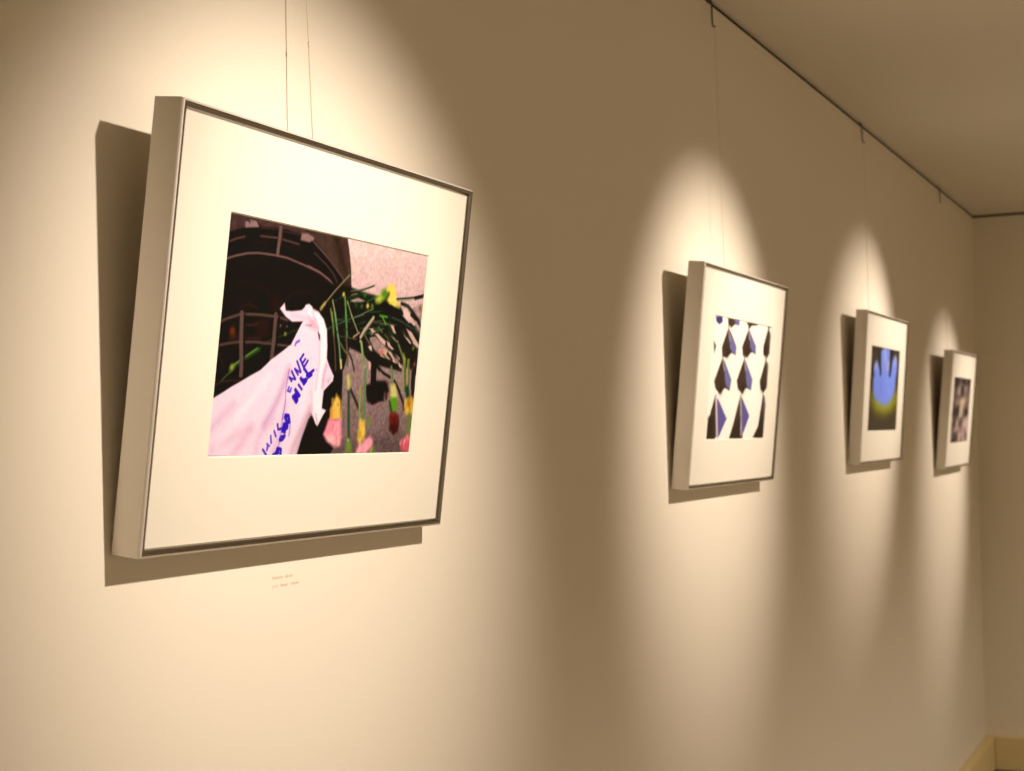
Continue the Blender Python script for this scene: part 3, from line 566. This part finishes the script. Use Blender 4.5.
  ('P',(190,184,216),12,0.8,[(229.8,218.5),(278.5,216.0),(274.4,183.7),(231.6,188.0)]),
  ('P',(140,166,246),14,1.0,[(319.4,221.8),(365.3,244.4),(394.7,224.6),(397.5,189.6),(363.5,153.7),(307.7,169.6)]),
  ('P',(196,190,214),12,0.6,[(342.7,231.3),(380.3,237.1),(387.3,211.2),(353.9,205.7)]),
  ('L',(40,44,40),12,1.0,21.19,[(114.6,249.1),(138.3,210.9),(152.5,178.8)]),
  ('L',(40,46,42),12,1.0,29.51,[(299.1,250.3),(300.0,214.6),(293.2,184.3)]),
  ('P',(34,34,34),12,1.0,[(21.8,186.4),(53.7,181.2),(65.0,167.2),(31.7,162.2)]),
  ('L',(120,140,228),14,0.5,19.26,[(175.2,153.4),(164.8,115.4)]),
  ('L',(160,176,246),14,0.5,19.11,[(255.6,159.7),(299.2,113.4)]),
  ('N',12,4,[(-9.6,266.4),(464.6,271.6),(495.8,-8.5),(1.5,-5.1)]),
 ],
 [
  ('G',(106,94,82),(180,162,146),2.0,[(-23.0,276.3),(490.9,281.2),(520.1,-25.9),(-20.8,-15.7)]),
  ('P',(62,54,48),30,1.0,[(21.4,266.9),(433.5,272.9),(426.8,225.2),(306.5,227.5),(209.1,190.6),(48.4,179.9)]),
  ('P',(206,190,172),16,0.5,[(119.2,232.6),(212.3,243.3),(198.7,212.3),(117.6,206.7)]),
  ('P',(150,138,130),16,0.7,[(105.1,262.6),(202.0,265.0),(198.3,243.0),(128.9,241.5)]),
  ('P',(196,172,174),24,0.9,[(83.9,208.3),(169.8,214.0),(205.5,186.2),(101.4,182.7)]),
  ('P',(170,156,148),26,0.8,[(261.2,231.1),(363.9,230.8),(348.6,201.4),(261.7,200.1)]),
  ('P',(70,62,55),26,0.9,[(202.9,203.6),(273.9,204.7),(257.9,178.0),(185.2,181.5)]),
  ('P',(214,200,168),26,0.95,[(201.3,177.3),(284.5,182.7),(328.6,169.8),(274.8,142.7),(253.0,98.4),(184.5,94.1),(200.2,137.9)]),
  ('P',(172,160,136),26,0.8,[(46.9,171.3),(135.8,167.9),(161.9,142.0),(52.7,141.4)]),
  ('P',(68,58,54),26,0.9,[(18.0,141.2),(159.8,146.4),(191.7,120.4),(138.8,102.8),(19.0,98.6)]),
  ('P',(64,60,58),26,0.9,[(277.0,138.3),(416.0,136.8),(418.4,107.4),(294.0,102.8)]),
  ('P',(74,64,62),26,0.8,[(57.1,102.9),(138.8,102.8),(129.5,63.8),(36.7,60.1)]),
  ('P',(222,204,202),22,0.8,[(296.1,98.4),(426.6,102.8),(434.3,25.7),(307.3,44.9)]),
  ('P',(196,180,170),26,0.8,[(117.4,89.9),(192.9,94.1),(197.3,37.1),(112.2,42.3)]),
  ('P',(88,78,72),24,0.8,[(196.4,98.5),(269.4,94.0),(241.3,63.2),(194.8,72.2)]),
  ('P',(84,76,70),26,0.85,[(54.6,38.6),(181.3,41.7),(190.0,-6.5),(39.5,-4.0)]),
  ('P',(214,194,184),20,0.8,[(211.4,37.0),(351.1,44.6),(432.5,-1.5),(216.0,-2.6)]),
  ('P',(110,98,90),26,0.7,[(351.1,44.6),(425.4,43.9),(430.3,3.0),(353.7,8.7)]),
  ('L',(210,194,184),10,0.6,13.9,[(187.8,168.4),(165.6,156.8)]),
  ('L',(58,50,46),10,0.6,11.56,[(361.2,252.8),(339.2,242.2)]),
  ('L',(58,50,46),10,0.6,8.9,[(314.8,147.5),(302.8,140.7)]),
  ('L',(58,50,46),10,0.6,28.0,[(281.3,15.4),(281.6,0.8)]),
  ('L',(58,50,46),10,0.6,24.06,[(10.3,188.6),(8.9,182.4)]),
  ('L',(210,194,184),10,0.6,23.32,[(75.2,211.5),(66.3,195.5)]),
  ('L',(210,194,184),10,0.6,10.58,[(348.2,259.8),(325.5,248.6)]),
  ('L',(58,50,46),10,0.6,13.75,[(369.6,244.1),(382.4,227.7)]),
  ('L',(210,194,184),10,0.6,6.79,[(21.1,264.7),(-1.6,258.0)]),
  ('L',(210,194,184),10,0.6,10.98,[(276.2,16.3),(287.3,9.7)]),
  ('L',(58,50,46),10,0.6,16.77,[(217.4,224.2),(198.0,211.8)]),
  ('L',(210,194,184),10,0.6,7.9,[(227.1,230.8),(258.7,224.6)]),
  ('L',(210,194,184),10,0.6,11.47,[(384.0,6.4),(361.8,-3.3)]),
  ('L',(58,50,46),10,0.6,16.26,[(319.0,108.7),(317.9,92.6)]),
  ('L',(210,194,184),10,0.6,19.9,[(256.3,147.3),(263.2,141.8)]),
  ('L',(210,194,184),10,0.6,18.53,[(345.7,182.5),(347.0,173.1)]),
  ('L',(210,194,184),10,0.6,16.63,[(46.3,97.9),(27.6,83.5)]),
  ('L',(58,50,46),10,0.6,9.73,[(372.9,135.1),(392.2,124.4)]),
  ('L',(210,194,184),10,0.6,7.86,[(154.4,6.1),(179.0,-4.0)]),
  ('L',(58,50,46),10,0.6,13.44,[(259.5,225.4),(242.2,207.7)]),
  ('L',(58,50,46),10,0.6,7.01,[(124.9,11.3),(100.9,5.7)]),
  ('L',(58,50,46),10,0.6,24.53,[(71.0,163.0),(66.3,156.1)]),
  ('L',(210,194,184),10,0.6,9.95,[(204.2,233.7),(218.1,227.9)]),
  ('L',(58,50,46),10,0.6,6.48,[(225.5,77.2),(251.0,69.7)]),
  ('L',(58,50,46),10,0.6,7.69,[(364.3,57.4),(343.6,51.6)]),
  ('L',(58,50,46),10,0.6,6.27,[(193.1,223.5),(212.6,215.9)]),
  ('L',(210,194,184),10,0.6,20.8,[(-43.4,218.5),(-46.0,211.4)]),
  ('L',(58,50,46),10,0.6,21.86,[(272.5,9.2),(253.9,-8.1)]),
  ('L',(58,50,46),10,0.6,6.48,[(420.6,121.9),(448.4,115.7)]),
  ('L',(210,194,184),10,0.6,11.06,[(297.1,122.2),(313.0,115.6)]),
  ('L',(210,194,184),10,0.6,14.52,[(313.1,147.1),(293.3,134.1)]),
  ('L',(210,194,184),10,0.6,16.01,[(210.9,28.8),(230.0,15.6)]),
  ('L',(58,50,46),10,0.6,14.71,[(343.9,265.0),(359.4,254.9)]),
  ('L',(58,50,46),10,0.6,7.63,[(-16.9,215.5),(-35.4,205.9)]),
  ('L',(210,194,184),10,0.6,27.01,[(212.4,123.7),(210.1,108.8)]),
  ('L',(58,50,46),10,0.6,12.8,[(50.1,10.3),(83.3,-5.3)]),
  ('L',(210,194,184),10,0.6,14.07,[(19.4,173.3),(6.6,165.4)]),
  ('L',(58,50,46),10,0.6,29.17,[(-6.7,234.1),(-7.1,220.2)]),
  ('L',(210,194,184),10,0.6,15.73,[(209.3,127.5),(198.5,119.0)]),
  ('L',(210,194,184),10,0.6,9.43,[(191.0,216.9),(167.4,210.0)]),
  ('L',(210,194,184),10,0.6,19.02,[(309.2,258.1),(319.2,250.2)]),
  ('L',(210,194,184),10,0.6,11.41,[(-11.0,192.6),(20.7,178.5)]),
  ('L',(58,50,46),10,0.6,7.97,[(481.6,10.8),(513.6,3.7)]),
  ('L',(58,50,46),10,0.6,21.87,[(103.4,201.8),(102.2,186.5)]),
  ('L',(210,194,184),10,0.6,15.66,[(136.5,212.8),(148.2,200.8)]),
  ('L',(210,194,184),10,0.6,13.47,[(152.7,219.2),(140.1,207.2)]),
  ('N',20,5,[(-23.0,276.3),(490.9,281.2),(520.1,-25.9),(-20.8,-15.7)]),
 ],
]

def seg_dist(X, Y, p, q):
    dx, dy = q[0] - p[0], q[1] - p[1]; L = dx * dx + dy * dy + 1e-9
    t = np.clip(((X - p[0]) * dx + (Y - p[1]) * dy) / L, 0, 1)
    return np.hypot(X - p[0] - t * dx, Y - p[1] - t * dy)

def poly_sd(X, Y, pts):
    d = np.full(X.shape, 1e9); ins = np.zeros(X.shape, bool)
    for a, b in zip(pts, pts[1:] + pts[:1]):
        d = np.minimum(d, seg_dist(X, Y, a, b))
        if a[1] != b[1]:
            c = ((a[1] > Y) != (b[1] > Y)) & (X < (b[0] - a[0]) * (Y - a[1]) / (b[1] - a[1]) + a[0])
            ins ^= c
    return np.where(ins, -d, d)

def vnoise(X, Y, s, rng):
    n = 1024; tab = rng.rand(n, 3)
    def h(i, j): return tab[(i * 73 + j * 151 + (i * j) % 97) % n]
    x, y = X / s + 40, Y / s + 40
    i, j = np.floor(x).astype(int), np.floor(y).astype(int); fx, fy = (x - i)[..., None], (y - j)[..., None]
    v = (h(i, j) * (1 - fx) + h(i + 1, j) * fx) * (1 - fy) + (h(i, j + 1) * (1 - fx) + h(i + 1, j + 1) * fx) * fy
    g = v.mean(axis=2, keepdims=True)
    return (g * .75 + v * .25) * 2 - 1

def rasterise(ops, step):
    nx, ny = int(PW / step) + 1, int(PH / step) + 1
    gx, gy = np.linspace(0, PW, nx), np.linspace(0, PH, ny)
    X, Y = np.meshgrid(gx, gy); img = np.zeros((ny, nx, 3)); rng = np.random.RandomState(3)
    for op in ops:
        k, pts = op[0], op[-1]
        pad = {'P': lambda: op[2], 'G': lambda: op[3], 'L': lambda: op[4] / 2 + op[2], 'B': lambda: op[2] * 2.2, 'N': lambda: 1}[k]()
        xs = [p[0] for p in pts]; ys = [p[1] for p in pts]
        x0, x1 = np.searchsorted(gx, min(xs) - pad), np.searchsorted(gx, max(xs) + pad)
        y0, y1 = np.searchsorted(gy, min(ys) - pad), np.searchsorted(gy, max(ys) + pad)
        if x1 <= x0 or y1 <= y0: continue
        sl = (slice(y0, y1), slice(x0, x1)); x, y = X[sl], Y[sl]
        if k == 'P':
            a = np.clip(.5 - poly_sd(x, y, pts) / op[2], 0, 1) * op[3]; c = np.array(op[1], float)
        elif k == 'G':
            a = np.clip(.5 - poly_sd(x, y, pts) / op[3], 0, 1)
            t = np.clip((max(ys) - y) / (max(ys) - min(ys)), 0, 1)[..., None]
            c = np.array(op[1], float) * (1 - t) + np.array(op[2], float) * t
        elif k == 'L':
            d = np.full(x.shape, 1e9)
            for p, q in zip(pts, pts[1:]): d = np.minimum(d, seg_dist(x, y, p, q))
            a = np.clip(.5 - (d - op[4] / 2) / op[2], 0, 1) * op[3]; c = np.array(op[1], float)
        elif k == 'B':
            d = np.hypot(x - pts[0][0], y - pts[0][1]); a = np.exp(-(d / op[2]) ** 2 * .8) * op[3]; c = np.array(op[1], float)
        else:
            a = (poly_sd(x, y, pts) < 0).astype(float)
            c = img[sl] + vnoise(x, y, op[2], rng) * op[1]
        img[sl] = img[sl] * (1 - a[..., None]) + c * a[..., None]
    return nx, ny, gx, gy, np.clip(img, 0, 255)

INK = np.array((.80, .80, .92))          # paper reflectance per displayed white under the warm lamps
def print_mesh(ops, step, off):
    """the sheet of photographic paper: a 0.3 mm thick sheet whose face carries the inks"""
    nx, ny, gx, gy, img = rasterise(ops, step)
    c = img / 255; c = np.where(c <= .04045, c / 12.92, ((c + .055) / 1.055) ** 2.4)
    c = np.clip((c ** 1.22 - .005) * INK, .0015, .95)
    X, Y = np.meshgrid(gx / 1000 + off[0], gy / 1000 + off[1])
    co = np.stack([X, np.zeros_like(X), Y], -1).reshape(-1, 3)
    i = np.arange(ny * nx).reshape(ny, nx)
    f = np.stack([i[:-1, :-1], i[:-1, 1:], i[1:, 1:], i[1:, :-1]], -1).reshape(-1, 4)
    # thickness: back face and the four edges
    b = len(co); x0, x1, z0, z1 = X.min(), X.max(), Y.min(), Y.max()
    co = np.vstack([co, [(x0, .0003, z0), (x1, .0003, z0), (x1, .0003, z1), (x0, .0003, z1)]])
    faces = f.tolist() + [[b + 3, b + 2, b + 1, b]]
    for A, B, p, r in ((i[0, 0], i[0, -1], b, b + 1), (i[0, -1], i[-1, -1], b + 1, b + 2), (i[-1, -1], i[-1, 0], b + 2, b + 3), (i[-1, 0], i[0, 0], b + 3, b)):
        faces.append([int(B), int(A), p, r])
    me = bpy.data.meshes.new('photo_print'); me.from_pydata(co.tolist(), [], faces)
    ca = me.color_attributes.new('ink', 'FLOAT_COLOR', 'POINT')
    col = np.ones((len(co), 4)); col[:b, :3] = c.reshape(-1, 3); col[b:, :3] = .6
    ca.data.foreach_set('color', col.ravel().astype(np.float32))
    me.update(); return me

# ------------------------------------------------------------------ picture frames
W, H, T = .6239, .4545, .0356
def rail_bm(corner_a, corner_b, inward):
    """one mitred length of aluminium section; profile is (inward, out of the wall)"""
    prof = [(0, 0), (0, T - .0030), (.0006, T - .0018), (.0015, T - .0008), (.0026, T - .0001), (.0040, T), (.0054, T - .0003),
            (.0070, T - .0010), (.0079, T - .0020), (.0086, T - .0030), (.0092, T - .0041), (.0092, T - .0050), (.0016, T - .0050), (.0016, .0016), (.010, .0016), (.010, 0)]
    a, b = Vector(corner_a), Vector(corner_b); d = (b - a).normalized(); inn = Vector(inward); out = Vector((0, -1, 0))
    bm = bmesh.new(); A = []; B = []
    for s, c in prof:
        A.append(bm.verts.new(a + d * s + inn * s + out * c)); B.append(bm.verts.new(b - d * s + inn * s + out * c))
    n = len(prof)
    for k in range(n):
        f = bm.faces.new((A[k], A[(k + 1) % n], B[(k + 1) % n], B[k]))
        if 4 <= k <= 10: f.material_index = 1  # polished lip, dark reflection put into its colour; the rest is brushed
    bm.faces.new(A[::-1]); bm.faces.new(B)
    return bm

def mat_bm():
    """window mount: 1.6 mm board with a bevelled opening"""
    bm = bmesh.new(); m = .0018; x0, x1, z0, z1 = -W / 2 + m, W / 2 - m, m, H - m
    ox, oz = -W / 2 + .0998, .098; wx0, wx1, wz0, wz1 = ox, ox + PW / 1000, oz, oz + PH / 1000
    f, b, bv = -(T - .0052), -(T - .0070), .0014
    def ring(x0, x1, z0, z1, y): return [bm.verts.new(p) for p in ((x0, y, z0), (x1, y, z0), (x1, y, z1), (x0, y, z1))]
    R = [ring(x0, x1, z0, z1, f), ring(wx0, wx1, wz0, wz1, f), ring(wx0 + bv, wx1 - bv, wz0 + bv, wz1 - bv, b), ring(x0, x1, z0, z1, b)]
    for A, B in zip(R, R[1:] + R[:1]):
        for k in range(4): bm.faces.new((A[k], A[(k + 1) % 4], B[(k + 1) % 4], B[k]))
    return bm

FRAMES = [  # back-bottom-centre point, direction along the frame, direction up the frame
    ((1.48045, -.0019, -.11464), (.999975, .000252, -.007037), (.007014, -.12392, .992267)),
    ((3.13736, -.0021, -.11394), (.999999, -.000413, -.001632), (.001582, -.100844, .994901)),
    ((4.68839, -.0010, -.10444), (1, -.000901, .000271), (-.00034, -.077356, .997003)),
    ((6.12764, -.0030, -.15761), (.999983, .0030, .003456), (-.002988, -.097044, .995276))]
LABELS = [
    'large silver-framed photo of carnations and a white cloth with blue writing on a caged mask',
    'silver-framed photo of repeated dark and violet pointed shapes in a grid on white',
    'silver-framed photo of a bright blue hand shape over a dark green ground',
    'silver-framed grey photo of blurred pale and dark shapes, hung nearest the far corner']
rails0 = None
for i, (O, X, Z) in enumerate(FRAMES):
    X, Z = Vector(X).normalized(), Vector(Z).normalized(); Yv = Z.cross(X).normalized(); X = Yv.cross(Z)
    root = bpy.data.objects.new('framed_photograph', None); COL.objects.link(root); root.empty_display_size = .1
    root.matrix_world = Matrix.Translation(Vector(O) + UP) @ Matrix((X, Yv, Z)).transposed().to_4x4()
    tag(root, LABELS[i], 'picture', 'framed photographs along the left wall')
    if i == 0:
        c = [(-W / 2, 0, 0), (W / 2, 0, 0), (W / 2, 0, H), (-W / 2, 0, H)]
        inn = [(0, 0, 1), (-1, 0, 0), (0, 0, -1), (1, 0, 0)]
        parts = [from_bm('frame_rail', rail_bm(c[k], c[(k + 1) % 4], inn[k]), ALU, root) for k in range(4)]
        for p in parts: p.data.materials.append(POLISH_DARKENED)
        parts.append(from_bm('mount_board', mat_bm(), MATB, root))
        bm = bmesh.new(); add_box(bm, (-W / 2 + .0024, -(T - .0080), .0024), (W / 2 - .0024, -(T - .0110), H - .0024))
        parts.append(from_bm('backing_board', bm, BACK, root))
    else:
        for p in parts:
            d = p.copy(); COL.objects.link(d); d.parent = root
    me = print_mesh(ART[i], 1.0 if i == 0 else 1.6, (-W / 2 + .0998, .098))
    # the sheet sits just behind the window of the mount
    for v in me.vertices: v.co.y += -(T - .0072)
    link('photo_print', me, PRINT, root)

# ------------------------------------------------------------------ hanging cords
HANG = [(1.486, True), (3.122, False), (4.620, False), (6.013, False)]
HL = ['hanging cords and hook above the large caged mask photo', 'hanging cords and hook above the photo of violet pointed shapes',
      'hanging cords and hook above the blue hand photo', 'hanging cords and hook above the grey photo nearest the corner']
RZ = .948                                     # underside of the ceiling
for i, (x, bead) in enumerate(HANG):
    O, X, Z = FRAMES[i]; lean = -Z[1] / Z[2]
    root = bpy.data.objects.new('picture_hanger', None); COL.objects.link(root); root.empty_display_size = .05
    root.location = Vector((x, 0, RZ)) + UP
    tag(root, HL[i], 'picture hanger', 'cord hangers on the picture rail')
    bm = bmesh.new()                          # hook: bent steel rod dropping from the rail
    add_tube(bm, [(0, .006, -.010), (0, -.003, -.004), (0, -.0095, -.005), (0, -.0125, -.012), (0, -.0135, -.056), (0, -.0150, -.0635), (0, -.0185, -.0665), (0, -.0205, -.0650)], .0022)
    from_bm('hook', bm, STEEL, root, smooth=True)
    zt = O[2] + .40 * Z[2] - RZ; yb = -.0405 if i == 0 else -.40 * lean + .010
    pa, pb = Vector((0, -.0185, -.0660)), Vector((-.0004, yb, zt))
    bm = bmesh.new(); add_tube(bm, [pa, pa.lerp(pb, .5), pb], .0008 if i == 0 else .0006, 8)
    c2 = from_bm('cord', bm, CORD, root, smooth=True)
    if bead:
        bm = bmesh.new(); bmesh.ops.create_uvsphere(bm, u_segments=12, v_segments=8, radius=.0017)
        for v in bm.verts: v.co = Vector((v.co.x, v.co.y, v.co.z * 1.7)) + pa.lerp(pb, (.483 - .066) / (abs(zt) - .066))
        from_bm('crimp_bead', bm, BRASS, c2, smooth=True)

# ------------------------------------------------------------------ caption under the first photo
# two short lines of small lettering, too small to read in the photograph
rnd = random.Random(11)
bm = bmesh.new()
def glyph(x, z, h, kind, w):
    t = .0005
    if kind in 'lhbk': add_box(bm, (x, -.0003, z), (x + t, 0, z + h * 1.5))
    if kind in 'nhuo': add_box(bm, (x, -.0003, z), (x + t, 0, z + h)); add_box(bm, (x + w - t, -.0003, z), (x + w, 0, z + h))
    if kind in 'no': add_box(bm, (x + t, -.0003, z + h - t), (x + w - t, 0, z + h))
    if kind in 'uo': add_box(bm, (x + t, -.0003, z), (x + w - t, 0, z + t))
    if kind in 'pr': add_box(bm, (x, -.0003, z - (h * .5 if kind == 'p' else 0)), (x + t, 0, z + h)); add_box(bm, (x + t, -.0003, z + h - t), (x + w, 0, z + h))
for z, words in ((-.1640, ('lnouln', 'hlon')), (-.1735, ('pnr', 'hnor', 'lnlor'))):
    x = 0.0
    for wd in words:
        for ch in wd:
            glyph(x - .0265, z + .1640, .0026, ch, .0030); x += .0042 if ch != 'l' else .0028
        x += .0042
cap = from_bm('caption_sign', bm, TEXT)
cap.location = Vector((1.4745, 0, -.1640)) + UP
tag(cap, 'tiny faded two-line caption on the wall under the large caged mask photo', 'caption')

# ------------------------------------------------------------------ the room
X0, X1, Y1, CZ = -3.2, 6.956, -4.2, RZ
def room(name, boxes, m):
    bm = bmesh.new()
    for lo, hi in boxes: add_box(bm, lo, hi)
    o = from_bm(name, bm, m, None, 'structure'); o.location = UP; return o
TOP = CZ + .12
RV = CZ - .010                                # top of the walls: a dark open reveal runs under the ceiling
room('wall_left', [((X0 - .15, 0, FLOOR), (X1 + .15, .15, RV))], WALL)
room('wall_back', [((X1, Y1 - .15, FLOOR), (X1 + .15, 0, RV))], WALL)
room('wall_right', [((X0 - .15, Y1 - .15, FLOOR), (X1, Y1, RV))], WALL)
room('wall_front', [((X0 - .15, Y1, FLOOR), (X0, 0, RV))], WALL)
room('floor', [((X0 - .15, Y1 - .15, FLOOR - .1), (X1 + .15, .15, FLOOR))], FLOORM)
room('ceiling', [((X0 - .15, Y1 - .15, CZ), (X1 + .15, .15, TOP))], CEIL)
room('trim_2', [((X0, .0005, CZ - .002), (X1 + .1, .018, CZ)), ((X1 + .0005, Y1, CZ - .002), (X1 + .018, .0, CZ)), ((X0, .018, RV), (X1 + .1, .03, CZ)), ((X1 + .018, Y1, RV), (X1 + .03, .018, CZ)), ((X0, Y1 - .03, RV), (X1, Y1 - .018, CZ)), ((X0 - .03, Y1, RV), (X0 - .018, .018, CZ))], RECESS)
room('trim_1', [((X0, -.0028, CZ - .026), (X1, 0, RV))], WALL)
def baseboard(name, lo, hi):
    bm = bmesh.new(); add_box(bm, lo, hi)
    bmesh.ops.bevel(bm, geom=[e for e in bm.edges], offset=.004, segments=2, affect='EDGES')
    o = from_bm(name, bm, BASE, None, 'structure'); o.location = UP
BZ, BT = FLOOR + .148, .042
baseboard('baseboard_left', (X0, -BT, FLOOR + .004), (X1, 0, BZ))
baseboard('baseboard_back', (X1 - BT, Y1, FLOOR + .004), (X1, -BT, BZ))
baseboard('baseboard_right', (X0, Y1, FLOOR + .004), (X1 - BT, Y1 + BT, BZ))

# ------------------------------------------------------------------ lamps
LC = (1.0, .83, .69)
def spot(name, loc, aim, power, size, blend, radius=.022, color=LC):
    l = bpy.data.lights.new(name, 'SPOT'); l.energy = power; l.color = color
    l.spot_size = math.radians(size); l.spot_blend = blend; l.shadow_soft_size = radius
    o = bpy.data.objects.new(name, l); COL.objects.link(o); o.location = Vector(loc) + UP
    o.rotation_euler = (Vector(aim) - Vector(loc)).to_track_quat('-Z', 'Y').to_euler(); return o
SP = [((1.39, -1.07, .684), (1.51, 0, .01), 71, 58), ((3.145, -1.067, .69), (3.12, 0, .06), 67, 55),
      ((5.15, -1.10, .73), (4.68, 0, .11), 70, 48), ((6.50, -1.13, .68), (6.11, 0, -.11), 66, 50)]
for loc, aim, p, s in SP: spot('spot_lamp', loc, aim, p, s, 1.0)
for x in (-1.6, .4, 2.4, 4.2):                # unseen fill lamps, added to bounce light off the opposite wall
    spot('spot_lamp', (x, Y1 + 1.07, .684), (x, Y1, .05), 30, 70, 1.0)
for x in (-1.2, 1.2, 3.4, 5.5):               # unseen fill lamps, added over mid-room to lift the ambient light
    spot('fill_lamp', (x, -2.3, .92), (x, -2.3, FLOOR), 118, 135, 1.0, .05)

# ------------------------------------------------------------------ camera
cam = bpy.data.cameras.new('camera'); co = bpy.data.objects.new('camera', cam); COL.objects.link(co)
R = Matrix(((.430124, -.90262, -.016437), (-.022241, -.028797, .999338), (-.902496, -.429473, -.032462))).transposed().to_4x4()
co.matrix_world = Matrix.Translation(Vector((0, -1, 0)) + UP) @ R
cam.sensor_width = 36; cam.lens = 52.594; cam.clip_start = .05
cam.dof.use_dof = True; cam.dof.focus_distance = 1.75; cam.dof.aperture_fstop = 10.0
scene.camera = co

w = bpy.data.worlds.new('world'); scene.world = w; w.use_nodes = True
w.node_tree.nodes['Background'].inputs['Color'].default_value = (.02, .018, .014, 1)
scene.view_settings.view_transform = 'Standard'; scene.view_settings.look = 'None'
scene.view_settings.exposure = 0.55; scene.view_settings.gamma = 1.0; scene.view_settings.use_curve_mapping = False
scene.cycles.max_bounces = 10; scene.cycles.diffuse_bounces = 8
scene.cycles.use_denoising = True
